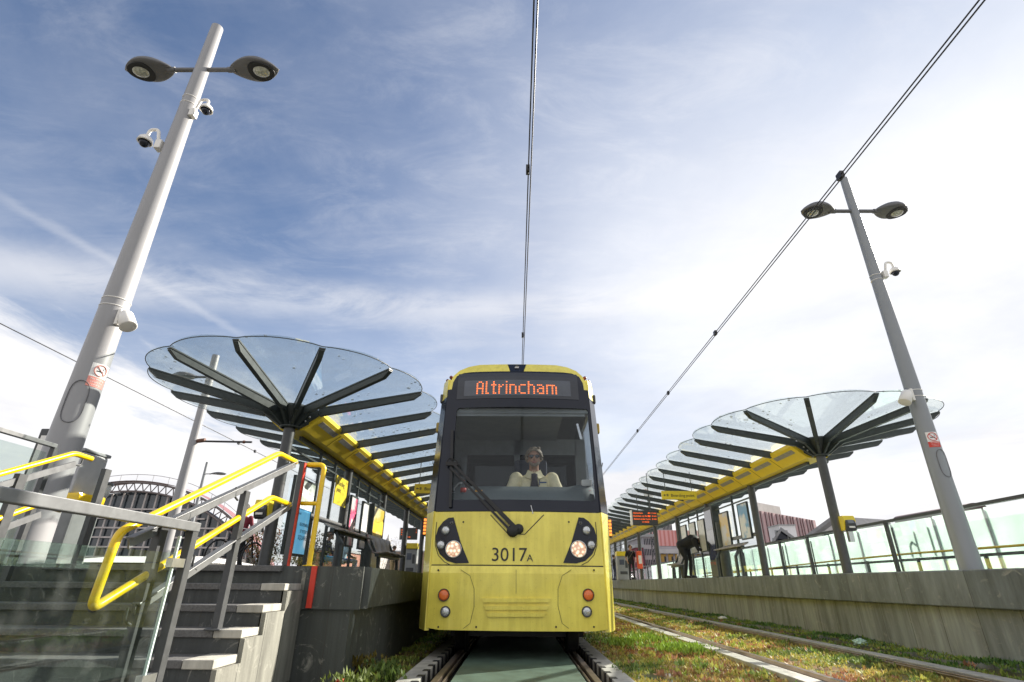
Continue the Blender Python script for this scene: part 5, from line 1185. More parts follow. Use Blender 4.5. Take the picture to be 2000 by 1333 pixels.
# ================================================================== BUILDINGS
def wallmat(name, c, **k): return mat(name, c, .8, var=.14, scale=.8, **k)
def stripes(name, c1, c2, w, duty=.35, axis='X'):
    m, nt, b = newmat(name); L = nt.links.new; tc = N(nt, 'ShaderNodeTexCoord'); sp = N(nt, 'ShaderNodeSeparateXYZ'); L(tc.outputs['UV'] if axis == 'UV' else tc.outputs['Object'], sp.inputs[0])
    mm = N(nt, 'ShaderNodeMath', operation='MULTIPLY'); mm.inputs[1].default_value = 1 / w; L(sp.outputs[axis if axis != 'UV' else 'X'], mm.inputs[0])
    n1 = N(nt, 'ShaderNodeTexNoise', noise_dimensions='1D', i_Scale=.35); L(mm.outputs[0], n1.inputs['W'])
    ad = N(nt, 'ShaderNodeMath', operation='ADD'); L(mm.outputs[0], ad.inputs[0]); L(n1.outputs['Fac'], ad.inputs[1])
    fr = N(nt, 'ShaderNodeMath', operation='FRACT'); L(ad.outputs[0], fr.inputs[0]); gt = N(nt, 'ShaderNodeMath', operation='GREATER_THAN'); gt.inputs[1].default_value = 1 - duty; L(fr.outputs[0], gt.inputs[0])
    mx = N(nt, 'ShaderNodeMixRGB'); mx.inputs['Color1'].default_value = (*c1, 1); mx.inputs['Color2'].default_value = (*c2, 1); L(gt.outputs[0], mx.inputs['Fac']); L(mx.outputs[0], b.inputs['Base Color']); b.inputs['Roughness'].default_value = .7
    return m
# --- arched hall on the left
YH = 95; ap = P(262, 943, Y=YH); ft = P(548, 1104, Y=YH)
zb = -1.0; hh = ap.z - zb; ww = ft.x - ap.x; Rr = (ww * ww + (hh) ** 2) / (2 * hh); zc = ap.z - Rr; cx = ap.x
hall = thing('arched_hall', (cx, YH, zb), 'huge Victorian arched hall with a gridded glass end wall and lattice rim', 'hall')
amax = math.asin(min(1, ww / Rr)); dep = 3
an = [PI / 2 - amax + 2 * amax * i / 48 for i in range(49)]
rim = lambda r, y: [V((cx + r * math.cos(a), y, zc + r * math.sin(a))) for a in an]
hsteel = mat('hall_steel', (.46, .42, .41), .6, var=.15, scale=1); hred = mat('hall_red_trim', (.22, .10, .11), .6)
k = MB(); k.tube(rim(Rr, YH), .20, 6); k.tube(rim(Rr - 1.5, YH), .18, 6)
for i in range(48):
    a0, a1 = an[i], an[i + 1]; o = lambda a, r: V((cx + r * math.cos(a), YH, zc + r * math.sin(a)))
    k.tube([o(a0, Rr), o((a0 + a1) / 2, Rr - 1.5)], .10, 4); k.tube([o((a0 + a1) / 2, Rr - 1.5), o(a1, Rr)], .10, 4)
k.build('rim_truss', mat('truss_dark', (.15, .125, .125), .6), hall)
k = MB(); q0 = rim(Rr + .35, YH - .2); q1 = rim(Rr + .35, YH + dep); n = 49; k.add(q0 + q1, [(i, i + 1, n + i + 1, n + i) for i in range(48)]); k.build('roof', hred, hall)
k = MB(); k.prism(rim(Rr - 1.4, YH + 1.4), (0, .4, 0)); k.build('glazed_wall', mat('hall_glass', (.035, .045, .055), .15, var=.6, scale=.6, coat=.6), hall)
k = MB(); lim = lambda x: zc + math.sqrt(max(0, (Rr - 2.6) ** 2 - (x - cx) ** 2))
x = cx - ww + 3
while x < cx + ww - 2:
    if lim(x) > zb + 1: k.bar((x, YH + .9, zb), (x, YH + .9, lim(x) + 1.0), .27, .14, (0, 1, 0))
    x += 2.0
k.build('mullion', hsteel, hall)
k = MB(); z = zb + 2.2
while z < ap.z - 3:
    hw = math.sqrt(max(0, (Rr - 2.6) ** 2 - (z - zc) ** 2)); k.bar((cx - hw, YH + .72, z), (cx + hw, YH + .72, z), .14, .26); z += 1.55
k.build('floor_line', hsteel, hall)
k = MB()
for z in (zb + 4.4, ):
    hw = math.sqrt(max(0, (Rr - 2.6) ** 2 - (z - zc) ** 2)); k.bx((cx - hw, YH + .2, z - .5), (cx + hw, YH + .8, z + .7))
k.build('pale_band', mat('hall_band', (.55, .52, .48), .7), hall)
k = MB()
for a in an[6:43:2]: p = V((cx + Rr * math.cos(a), YH + .4, zc + Rr * math.sin(a))); k.tube([p, p + V((0, 0, 1.5))], .05, 4)
k.tube([V((cx + Rr * math.cos(a), YH + .4, zc + Rr * math.sin(a) + 1.5)) for a in an[6:43]], .05, 4); k.build('roof_railing', M['mgrey'], hall)
# white marquees before the hall
for i, (px, w) in enumerate(((232, 5.5), (330, 7.5))):
    q = P(px, 1092, Y=60); mq = thing('marquee', (q.x, 60, -.3), ('small white marquee roof at the foot of the arched hall', 'wider white marquee roof right of the smaller one below the hall')[i], 'marquee')
    k = MB(); zt_ = P(px, 1086, Y=60).z; ze = P(px, 1102, Y=60).z
    k.add([(q.x - w, 56, ze), (q.x + w, 56, ze), (q.x + w, 66, ze), (q.x - w, 66, ze), (q.x - w * .2, 61, zt_), (q.x + w * .5, 61, zt_)], [(0, 1, 5, 4), (1, 2, 5), (2, 3, 4, 5), (3, 0, 4)]); k.build('canvas_roof', mat('canvas_white', (.7, .69, .66), .8), mq)
    k = MB(); k.bx((q.x - w + .2, 56.2, -.3), (q.x + w - .2, 65.8, ze)); k.build('canvas_wall', mat('canvas_wall', (.6, .59, .57), .8), mq)
# --- domed town-hall tower, far
YT = 160; q = P(757, 1043, Y=YT); b = P(757, 1092, Y=YT); s = (q.z - b.z) / 10
tw = thing('domed_tower', (q.x, YT, -1), 'grey stone tower with a tapering domed top far behind the left shelter', 'tower')
st = wallmat('tower_stone', (.36, .34, .32))
k = MB(); k.bx((q.x - 2.2 * s, YT, -1), (q.x + 2.2 * s, YT + 4 * s, b.z + 3 * s)); k.build('shaft', st, tw)
k = MB()
for dx in (-1.6, -.55, .55, 1.6): k.tube([(q.x + dx * s, YT - .2, b.z + 3 * s), (q.x + dx * s, YT - .2, b.z + 5 * s)], .22 * s, 8)
k.build('colonnette', st, tw)
k = MB(); k.lathe([(1.3 * s, 3 * s), (1.3 * s, 5 * s), (2.0 * s, 5.1 * s), (1.9 * s, 5.6 * s), (1.2 * s, 6.0 * s), (1.35 * s, 6.8 * s), (.9 * s, 7.8 * s), (.35 * s, 8.6 * s), (.30 * s, 9.2 * s), (.06 * s, 10 * s)], (q.x, YT + 2 * s, b.z), None, 16); k.build('dome', st, tw)
# low city blocks behind the left shelter
def block(px0, px1, py, Y, D, label, m, wm=None, rows=3, cols=8, z0=-1.0, name='city_block', tilt=0):
    a = P(px0, py, Y=Y); b = P(px1, py, Y=Y); z = a.z
    t = thing(name, ((a.x + b.x) / 2, Y, z0), label, 'building')
    k = MB(); k.bx((a.x, Y, z0), (b.x, Y + D, z)); k.build('wall', m, t)
    k = MB(); k.bx((a.x - .2, Y - .2, z), (b.x + .2, Y + D, z + .35)); k.build('roof', M['mgrey'], t)
    W = (b.x - a.x) / cols; Hh = (z - max(z0, 0)) / rows
    for r_ in range(rows):
        for c in range(cols):
            k = MB(); x0 = a.x + (c + .22) * W; zz = max(z0, 0) + (r_ + .25) * Hh; k.bx((x0, Y - .03, zz), (x0 + W * .56, Y + .1, zz + Hh * .6)); k.build('window', wm or M['black'], t)
    return t
block(700, 742, 1080, 120, 20, 'low grey city block left of the domed tower', wallmat('block_grey', (.34, .33, .32)), rows=3, cols=6)
block(772, 845, 1079, 130, 20, 'low brown city block right of the domed tower', wallmat('block_brown', (.26, .19, .15)), rows=3, cols=8)
block(585, 660, 1075, 90, 15, 'brown pub like block seen through the left shelter glass', wallmat('block_red', (.30, .13, .09)), rows=2, cols=6)
# --- right: pink building with dark fins
pk = P(1484, 998, Y=70); far = P(1592, 1017, Z=pk.z)
t = thing('striped_building', (pk.x, pk.y, -1), 'long pink building with dark vertical fins behind the right canopy', 'building')
d = (far - pk); d.z = 0; Ln = d.length; u = d.normalized(); nrm = V((-u.y, u.x, 0))
if nrm.y < 0: nrm = -nrm
A = V((pk.x, pk.y, -1)) - u * 1.5; dp = V((.40, .91, 0)) * 12
k = MB(); k.prism([A, A + u * (Ln + 1.5), A + u * (Ln + 1.5) + dp, A + dp], (0, 0, pk.z + 1)); k.build('wall', wallmat('pink_cladding', (.50, .34, .35)), t)
k = MB(); i = 0; x = .6
while x < Ln + 1.2:
    w = .20 + .12 * ((i * 7) % 3); o = A + u * x - nrm * .12; k.prism([o, o + u * w, o + u * w + nrm * .1, o + nrm * .1], (0, 0, pk.z + .95)); x += .74 + .26 * ((i * 5) % 3); i += 1
o = k.build('window_strips', mat('fin_dark', (.13, .07, .08), .4), t)
k = MB(); k.prism([A + V((0, 0, pk.z + 1)), A + u * (Ln * .45) + V((0, 0, pk.z + 1)), A + u * (Ln * .45) + dp + V((0, 0, pk.z + 1)), A + dp + V((0, 0, pk.z + 1))], (0, 0, 1.0)); k.build('roof', wallmat('parapet_pale', (.48, .45, .44)), t)
# --- gabled houses
def gable(pl, pa, pr, Y, ext, label, m, name='gabled_building'):
    """gable end through three photo points; the ridge runs off along ext"""
    a = P(*pl, Y=Y); b = P(*pa, Y=Y); c = P(*pr, Y=Y); t = thing(name, (b.x, Y, -1), label, 'building'); ext = V(ext)
    k = MB(); k.prism([V((a.x, Y, -1)), V((c.x, Y, -1)), V((c.x, Y, c.z)), b, V((a.x, Y, a.z))], ext); k.build('wall', m, t)
    k = MB(); n = V((0, -.25, 0))
    for e in (a, c):
        dv = (e - b); p = e + dv.normalized() * .45; k.prism([p + n, b + n, b + n + V((0, 0, .25)), p + n + V((0, 0, .25))], ext * 1.02)
    k.build('roof', mat('slate_roof', (.24, .24, .255), .7, var=.2, scale=3), t)
    for i, fx in enumerate((.30, .46, .62)):
        x = a.x + (c.x - a.x) * fx; z = min(a.z, c.z) + .1 + (.5 if i == 1 else 0) - (.6 if i == 2 else 0); k = MB(); k.bx((x - .42, Y - .05, z - .9), (x + .42, Y + .05, z + .25)); fr = k.build('window', M['mgrey'], t)
        k = MB(); k.bx((x - .33, Y - .07, z - .83), (x + .33, Y - .04, z + .18)); k.build('pane', M['black'], fr)
    return t
gable((1562, 1060), (1622, 1016), (1690, 1062), 42, (5.2, 2.0, 0), 'pale gabled building right of the pink striped one, long slate roof', wallmat('render_pale', (.50, .49, .49)))
gable((1508, 1062), (1523, 1038), (1556, 1062), 38, (2.0, 5, 0), 'small grey gabled building in front of the pink striped one', wallmat('render_grey', (.44, .43, .44)))
q = P(1535, 1027, Y=46); t = thing('roof_plant', (q.x, 46, q.z - 1.4), 'pale flat roof housing above the small grey gable', 'roof housing')
k = MB(); k.bx((q.x - .6, 46, q.z - 1.4), (q.x + .75, 48, q.z)); k.build('box', wallmat('plant_white', (.6, .6, .62)), t); k = MB(); k.bx((q.x - .65, 45.9, q.z), (q.x + .8, 48, q.z + .08)); k.build('lid', M['mgrey'], t)
q = P(1903, 982, Y=30); a = P(1888, 992, Y=30); t = thing('curved_roof', (q.x, 30, a.z - 4), 'dark curved roof peeping over the balustrade right of the lamp post', 'building')
k = MB(); k.prism([V((q.x + .62 * math.cos(b), 30, a.z - .02 + .28 * math.sin(b))) for b in np.linspace(0, PI, 14)], (0, 6, 0)); k.build('roof', mat('roof_maroon', (.10, .06, .07), .6), t); k = MB(); k.bx((q.x - .6, 30.1, a.z - 4), (q.x + .6, 35.9, a.z - .02)); k.build('wall', wallmat('rw', (.35, .33, .33)), t)
# --- red clad building, grey street block with yellow shop fronts, tower
YR = 85
a = P(1284, 1036, Y=YR); b = P(1335, 1067, Y=YR); c = P(1335, 1102, Y=YR)
t = thing('red_clad_building', (a.x, YR, -1), 'building with bright red ribbed cladding above grey storeys, seen under the right canopy', 'building')
k = MB(); k.bx((a.x, YR, b.z), (b.x + 6, YR + 20, a.z)); k.build('red_cladding', stripes('red_ribs', (.56, .20, .19), (.68, .36, .35), .6, .55), t)
k = MB(); k.bx((a.x - 3, YR + .1, -1), (b.x + 6, YR + 20, b.z)); k.build('wall', wallmat('brick_grey', (.42, .40, .43)), t)
W = (b.x + 6 - a.x) / 9
for i in range(9):
    x = a.x + i * W
    k = MB(); k.bx((x + .2 * W, YR - .02, b.z - 1.9), (x + .5 * W, YR + .2, b.z - .5)); k.build('window', M['black'], t)
    k = MB(); zz = P(1300, 1098, Y=YR).z; z2 = P(1300, 1083, Y=YR).z; k.bx((x + .12 * W, YR - .05, zz), (x + .82 * W, YR + .2, z2)); f = k.build('shop_front', wallmat('shop_ochre', (.42, .27, .07)), t)
    k = MB(); k.bx((x + .55 * W, YR - .08, zz), (x + .80 * W, YR - .04, z2 - .3)); k.build('pane', M['black'], f)
k = MB(); k.bx((a.x - 3, YR - .3, z2 + .1), (b.x + 6, YR, z2 + .7)); k.build('ledge', wallmat('ledge_pale', (.5, .49, .5)), t)
block(1256, 1279, 1049, 75, 14, 'grey brick block with a dark maroon side left of the red clad building', wallmat('brick_mid', (.33, .32, .34)), rows=5, cols=7)
block(1243, 1256, 1070, 70, 10, 'narrow maroon block at the left of the grey brick block', wallmat('maroon', (.20, .03, .05)), rows=3, cols=3)
block(1293, 1312, 1024, 150, 20, 'distant grey tower block rising above the red cladding', wallmat('tower_grey', (.42, .40, .40)), rows=8, cols=7)
block(1188, 1212, 1018, 110, 20, 'dark distant tower at the end of the right canopy beside the tram', wallmat('tower_dark', (.10, .10, .12)), rows=10, cols=6, name='city_tower')
# ================================================================== BYSTANDERS
def stand(px, py, zp, h=1.75, X=None):
    q = P(px, py, Z=zp + h); return V((q.x, q.y, zp))
mar = cloth('cloth_maroon', (.23, .03, .05)); den = cloth('denim_blue', (.06, .10, .22)); lbl = cloth('cloth_light_blue', (.42, .58, .68)); khaki = cloth('khaki', (.42, .31, .17)); navy = cloth('navy', (.02, .025, .06)); sky_ = cloth('bright_blue', (.08, .38, .72))
# man in a black T-shirt, hands near pockets, cross-body strap
q = P(1230, 1065, Y=27.6); loc = V((q.x, 27.6, PR)); ps = (q.z - PR) / 1.76
r_, j, hd, fc, sd, up = person('man in a black T-shirt with a bag strap standing by the ticket machine', loc, PI + .1, {'top': BLK, 'legs': cloth('jeans_black', (.02, .022, .026))}, dict(elL=(-.27, -.06, 1.14), elR=(.27, -.06, 1.14), wrL=(-.23, .07, .92), wrR=(.23, .07, .92)), scale=ps, hairlen=-.01)
k = MB(); k.tube([V((-.13, .04, 1.45)), V((-.08, .125, 1.36)), V((.05, .135, 1.2)), V((.15, .10, 1.05))], .016, 6); k.build('bag_strap', cloth('strap_olive', (.14, .13, .08)), r_, fix=False)
# stooping man in black
loc = P(1352, 1128, Y=18.6); loc = V((loc.x, 18.6, PR)); sc = 1.0
bend = dict(pelvis=(0, -.16, .90), chest=(0, .16, 1.03), neck=(0, .37, 1.03), head=(0, .50, .97), face=(0, .3, -1), up=(0, 1, .0), hipL=(-.1, -.16, .87), hipR=(.1, -.16, .87), kneeL=(-.12, -.04, .48), kneeR=(.12, -.06, .48), ankL=(-.14, -.10, .09), ankR=(.14, -.12, .09), toeL=(-.16, .06, .035), toeR=(.16, .04, .035),
            shL=(-.19, .30, 1.02), shR=(.19, .30, 1.02), elL=(-.22, .40, .76), elR=(.22, .40, .76), wrL=(-.10, .62, .74), wrR=(.10, .62, .74))
r_, *_x = person('man in black clothes stooping over a bench in the right shelter', loc, -PI / 2 - .75, {'top': BLK, 'legs': cloth('jeans_black2', (.018, .019, .022))}, bend, sleeve='long', scale=1.10, girth=1.45)
t = thing('shopping_bag', (loc.x + .78, loc.y - .1, PR + .47), 'pale bag on the bench the stooping man reaches into', 'bag')
k = MB(); k.bbox((0, 0, .19), (.20, .34, .38), .03); k.build('bag_body', mat('bag_pale', (.55, .55, .54), .6, var=.2, scale=30), t, fix=False); k = MB(); k.tube(rounded([V((0, -.09, .38)), V((0, -.07, .5)), V((0, .07, .5)), V((0, .09, .38))], .05), .009, 6); k.build('handle', M['dgrey'], t, fix=False)
# dark figure at the left edge of the right platform
q = P(1198, 1084, Y=34); loc = V((q.x, 34, PR)); ps = (q.z - PR) / 1.76
person('person in a dark coat half hidden beside the tram', loc, -PI / 2, {'top': BLK, 'legs': navy}, dict(wrL=(-.12, .36, 1.06), wrR=(.14, .36, 1.06), elL=(-.24, .06, 1.13), elR=(.24, .06, 1.13)), sleeve='long', scale=ps)
t = thing('pushchair', (loc.x + .85, loc.y, PR), 'dark folding pushchair held by the person beside the tram', 'pushchair')
k = MB(); k.tube([(-.45, -.2, 1.0), (.25, -.2, .1)], .02, 8); k.tube([(-.45, .2, 1.0), (.25, .2, .1)], .02, 8); k.tube([(-.45, -.2, 1.0), (-.45, .2, 1.0)], .02, 8); k.tube([(.1, -.2, .75), (-.25, -.2, .1)], .02, 8); k.tube([(.1, .2, .75), (-.25, .2, .1)], .02, 8); k.build('frame', M['steel'], t, fix=False)
k = MB(); k.prism([V((-.1, -.2, .45)), V((.22, -.2, .40)), V((.22, -.2, .46)), V((-.08, -.2, .52)), V((-.22, -.2, .95)), V((-.27, -.2, .92))], (0, .4, 0)); k.build('seat', BLK, t, fix=False)
for x, y in ((.27, -.2), (.27, .2), (-.27, -.2), (-.27, .2)): k = MB(); k.lathe([(.02, -.02), (.10, -.02), (.11, 0), (.10, .02), (.02, .02)], (x, y, .11), Matrix.Rotation(PI / 2, 3, 'X'), 16); k.build('wheel', M['rubber'], t, fix=False)
# left platform: standing man with a bag, looking down
q = P(769, 1067, Y=29); loc = V((q.x, 29, PL)); ps = (q.z - PL) / 1.74
r_, j, *_x = person('man in a dark jacket and khaki trousers looking down by a left shelter column', loc, -PI / 2 - .3, {'top': BLK, 'legs': khaki}, dict(head=(0, .07, 1.62), face=(0, 1, -.5), up=(0, .5, 1), elL=(-.25, .02, 1.14), elR=(.25, .02, 1.14), wrL=(-.10, .28, 1.10), wrR=(.10, .28, 1.10)), sleeve='long', girth=1.12, scale=ps)
k = MB(); k.bbox((-.20, -.12, .98), (.12, .34, .3), .04); k.build('shoulder_bag', BLK, r_, fix=False)
# people waiting behind the left shelter glass
SEATP = dict(pelvis=(0, 0, .55), chest=(0, .02, .87), neck=(0, .05, 1.08), head=(0, .09, 1.24), hipL=(-.1, .05, .53), hipR=(.1, .05, .53), kneeL=(-.13, .45, .52), kneeR=(.13, .45, .52), ankL=(-.13, .40, .09), ankR=(.13, .42, .09), toeL=(-.14, .56, .035), toeR=(.14, .58, .035),
             shL=(-.185, .03, 1.02), shR=(.185, .03, 1.02), elL=(-.24, .10, .76), elR=(.24, .10, .76), wrL=(-.16, .34, .66), wrR=(.16, .34, .66))
loc = P(648, 1040, X=LXc + .62); person('seated person in a dark cap with bright blue legs behind the left shelter', V((P(648, 1040, Y=16.6).x - .1, 16.6, PL)), -PI / 2, {'top': navy, 'legs': sky_}, SEATP, sleeve='long', cap=cloth('cap_dark', (.04, .035, .035)), scale=.9)
loc = P(681, 1050, X=LXc + .62); person('seated person with brown hair and a light blue top behind the left shelter', V((P(681, 1050, Y=18.2).x - .1, 18.2, PL)), -PI / 2 + .5, {'top': lbl, 'legs': den}, SEATP, hair=mat('hair_chestnut', (.16, .07, .03), .6, var=.4, scale=60), hairlen=.10, scale=.9)
#person('person in dark blue standing behind the left shelter glass near the hoop rail', V((LXc - .9, 11.4, PL)), 0.4, {'top': den, 'legs': navy}, None, sleeve='long', scale=.96)
# person in maroon behind the stair rails
q = P(484, 985, Y=13.0); hgt = q.z - PL
loc = V((P(470, 1040, Y=13.0).x, 13.0, PL)); person('person in a maroon jacket with dark hair seen from behind through the stair rails', loc, .15, {'top': mar, 'legs': BLK}, dict(elR=(.27, .04, 1.14), wrR=(.24, .24, 1.0), elL=(-.27, .04, 1.14), wrL=(-.24, .24, 1.0)), sleeve='long', hairlen=.10, scale=max(.8, min(1.15, hgt / 1.77)))
b = thing('bicycle', (loc.x + .25, 12.5, PL), 'dark bicycle in front of the person in the maroon jacket', 'bicycle', rz=1.25)
for x in (-.5, .5):
    k = MB(); k.tube([V((x + .33 * math.cos(a), 0, .34 + .33 * math.sin(a))) for a in np.linspace(0, 2 * PI, 28, endpoint=False)], .02, 8, closed=True); w = k.build('wheel', M['rubber'], b, fix=False)
    k = MB()
    for a in np.linspace(0, PI, 7, endpoint=False): k.tube([V((x + .32 * math.cos(a), 0, .34 + .32 * math.sin(a))), V((x - .32 * math.cos(a), 0, .34 - .32 * math.sin(a)))], .003, 4)
    k.build('spokes', M['steel'], w, fix=False)
k = MB(); [k.tube([V(p), V(q)], .018, 8) for p, q in (((-.5, 0, .34), (-.18, 0, .80)), ((-.18, 0, .80), (.35, 0, .78)), ((-.5, 0, .34), (-.05, 0, .32)), ((-.05, 0, .32), (-.2, 0, .85)), ((-.05, 0, .32), (.36, 0, .74)), ((.5, 0, .34), (.34, 0, .90)))]; k.build('frame', BLK, b, fix=False)
k = MB(); k.bbox((-.22, 0, .90), (.26, .13, .06), .02); k.build('saddle', M['rubber'], b, fix=False); k = MB(); k.tube([(.33, -.28, .98), (.34, 0, .92), (.33, .28, .98)], .015, 8); k.build('handlebar', M['steel'], b, fix=False)
# ================================================================== PLANTING
def vmat(name, cols, rough=.65, tl=.25):
    m, nt, b = newmat(name); L = nt.links.new; at = N(nt, 'ShaderNodeAttribute', attribute_name='tint'); L(at.outputs['Color'], b.inputs['Base Color']); b.inputs['Roughness'].default_value = rough
    tb = N(nt, 'ShaderNodeBsdfTranslucent'); L(at.outputs['Color'], tb.inputs[0]); mx = N(nt, 'ShaderNodeMixShader'); mx.inputs[0].default_value = tl; L(b.outputs[0], mx.inputs[1]); L(tb.outputs[0], mx.inputs[2]); L(mx.outputs[0], nt.nodes['Material Output'].inputs[0]); return m
def scatter(name, pos, size, lean, cols, m, leaves=5, parent=None):
    """numpy-built leaf tufts: every tuft is a handful of small quads"""
    n = len(pos); pos = np.repeat(pos, leaves, 0); size = np.repeat(size, leaves); cols = np.repeat(cols, leaves, 0); lean = np.repeat(lean, leaves)
    N_ = n * leaves; a = rng.uniform(0, 2 * PI, N_); tl = rng.uniform(.15, 1.1, N_) * lean
    up = np.stack([np.cos(a) * np.sin(tl), np.sin(a) * np.sin(tl), np.cos(tl)], 1); sd = np.stack([-np.sin(a), np.cos(a), np.zeros(N_)], 1)
    ln = size * rng.uniform(.6, 1.3, N_); w = ln * rng.uniform(.28, .5, N_)
    p0 = pos + rng.normal(0, .35, (N_, 3)) * size[:, None] * np.array([1, 1, .2])
    v = np.stack([p0, p0 + up * (ln * .5)[:, None] + sd * (w / 2)[:, None], p0 + up * ln[:, None], p0 + up * (ln * .5)[:, None] - sd * (w / 2)[:, None]], 1).reshape(-1, 3)
    org = V((0, 0, 0)) if parent is None else WL(parent); v = v - np.array(org)
    me = bpy.data.meshes.new(name); me.vertices.add(N_ * 4); me.vertices.foreach_set('co', v.ravel()); me.loops.add(N_ * 4); me.loops.foreach_set('vertex_index', np.arange(N_ * 4)); me.polygons.add(N_); me.polygons.foreach_set('loop_start', np.arange(0, N_ * 4, 4)); me.polygons.foreach_set('loop_total', np.full(N_, 4))
    c = np.clip(cols * rng.uniform(.7, 1.3, (N_, 1)), 0, 1); c4 = np.concatenate([np.repeat(c, 4, 0), np.ones((N_ * 4, 1))], 1)
    at = me.color_attributes.new('tint', 'FLOAT_COLOR', 'POINT'); at.data.foreach_set('color', c4.ravel()); me.update(); me.materials.append(m)
    o = bpy.data.objects.new(name, me); COL.objects.link(o)
    if parent is not None: o.parent = parent
    return o
def fbm(p, s):  # smooth pseudo noise, vectorised
    x = p[:, 0] * s; y = p[:, 1] * s
    return (np.sin(x * 1.7 + 1.3 * np.sin(y * 1.1)) + np.sin(y * 2.3 + 1.7 * np.sin(x * .9 + 2)) + .5 * np.sin(x * 5.1 + y * 3.7) + .5 * np.sin(y * 6.3 - x * 4.1)) / 3
LEAF = vmat('sedum_leaf', None)
def zone(n, x0, x1, y0=1.5, y1=55):
    u = rng.uniform(0, 1, n); y = y0 * (y1 / y0) ** u; x = rng.uniform(x0, x1, n); return np.stack([x, y, np.zeros(n)], 1)
Z = [zone(16000, 1.08, T2 - 1.08), zone(13000, T2 - .66, T2 + .66), zone(7000, T2 + 1.08, XR + .12), zone(6000, -1.56, -1.02), zone(900, T2 - 1.1, T2 - 1.0), zone(900, 1.0, 1.12)]
p = np.concatenate(Z); keep = (fbm(p + 11.7, 1.6) + .6 * fbm(p + 5.1, 4.3) + rng.normal(0, .18, len(p))) > -.62; p = p[keep]; f1 = fbm(p, .9); f2 = fbm(p + 7.3, 2.7); f3 = fbm(p + 3.1, .35)
hum = np.clip(.5 + .5 * f1, 0, 1) * .07 + np.clip(f2, 0, 1) * .03
edge = (p[:, 0] > T2 + 1.08) & (p[:, 0] > 5.05); hum[edge] += .05
p[:, 2] = -.10 + hum
kind = f1 * .7 + f2 * .5 + rng.normal(0, .22, len(p)) - .30 * ((p[:, 0] > 1) & (p[:, 0] < T2 - 1.0)) - .1 * ((p[:, 0] > 1.6) & (p[:, 0] < T2 + .7))
pal = np.array([(.34, .15, .09), (.44, .27, .10), (.50, .42, .11), (.36, .37, .08), (.20, .27, .06), (.10, .16, .04)])
idx = np.clip(((kind + 1.15) / 2.1 * 6).astype(int), 0, 5); cols = pal[idx]
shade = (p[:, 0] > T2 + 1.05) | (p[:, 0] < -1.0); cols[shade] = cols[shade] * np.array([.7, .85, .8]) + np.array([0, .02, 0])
sz = .020 + .022 * rng.uniform(0, 1, len(p)) + .0011 * p[:, 1]; sz[kind > .5] *= 1.25
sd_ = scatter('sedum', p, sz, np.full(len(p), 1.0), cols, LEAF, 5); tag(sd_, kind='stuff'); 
nb_ = 900; pb = np.concatenate([zone(520, 1.1, T2 - 1.1), zone(260, T2 - .6, T2 + .6), zone(120, T2 + 1.1, XR + .1)]); fb = fbm(pb, .9); pb[:, 2] = -.085 + np.clip(.5 + .5 * fb, 0, 1) * .07
cb_ = np.array([(.46, .46, .10), (.30, .38, .07), (.20, .29, .07), (.44, .22, .12)])[rng.integers(0, 4, len(pb))]
tag(scatter('sedum_rosettes', pb, .045 + .03 * rng.uniform(0, 1, len(pb)), np.full(len(pb), 1.3), cb_, LEAF, 16), kind='stuff')
# soil bed beneath the sedum
def bed(name, x0, x1):
    k = MB(); xs = np.linspace(x0, x1, 14); ys = 1.5 * (60 / 1.5) ** np.linspace(0, 1, 120); g = np.array([(x, y, 0) for y in ys for x in xs]); a = fbm(g, .9); b_ = fbm(g + 7.3, 2.7)
    zz = -.125 + np.clip(.5 + .5 * a, 0, 1) * .07 + np.clip(b_, 0, 1) * .03
    k.add([(q[0], q[1], z) for q, z in zip(g, zz)], [(i * 14 + j, i * 14 + j + 1, (i + 1) * 14 + j + 1, (i + 1) * 14 + j) for i in range(119) for j in range(13)], True); tag(k.build(name, BED), kind='structure')
BED = blotch('sedum_bed', (.10, .13, .03), (.20, .16, .05), (.22, .10, .06), 2.5)
bed('track_bed', 1.05, T2 - 1.04); bed('track_bed_centre', T2 - .64, T2 + .64); bed('track_bed_verge', T2 + 1.05, XR + .14); bed('track_bed_left', -1.6, -1.03)
# bright grass tufts standing in the sedum
for i, (px, py) in enumerate(((1335, 1262), (1212, 1250), (1265, 1243))):
    q = P(px, py, Z=0); n = (420, 260, 240)[i]; c = np.stack([rng.normal(q.x, .17, n), rng.normal(q.y, .22, n), np.full(n, -.05)], 1)
    o = scatter('grass_tuft', c - np.array(q) * np.array([1, 1, 0]), rng.uniform(.04, .085, n), np.full(n, .6), np.tile((.24, .36, .05), (n, 1)), LEAF, 4); o.location = (q.x, q.y, 0)
    o.scale = (1, 1, 1); tag(o, ('bright green grass tuft between the tram and the pale rail edging', 'green grass clump close beside the tram front', 'green grass clump just right of the tram bumper')[i], 'grass')
# weeds by the left wall
for i in range(3):
    x, y = ((-1.35, 4.9), (-1.48, 5.9), (-1.2, 5.5))[i]; n = 70; c = np.stack([rng.normal(0, .09, n), rng.normal(0, .12, n), rng.uniform(-.06, .1, n)], 1)
    o = scatter('weed', c, rng.uniform(.04, .08, n), np.full(n, .9), np.tile(((.12, .16, .03), (.20, .16, .03), (.09, .14, .03))[i], (n, 1)), LEAF, 4); o.location = (x, y, 0); tag(o, ('olive weed at the foot of the left end wall', 'yellowish weed in the shade beside the left platform wall', 'dark weed clump between the left rail and the platform wall')[i], 'weed')
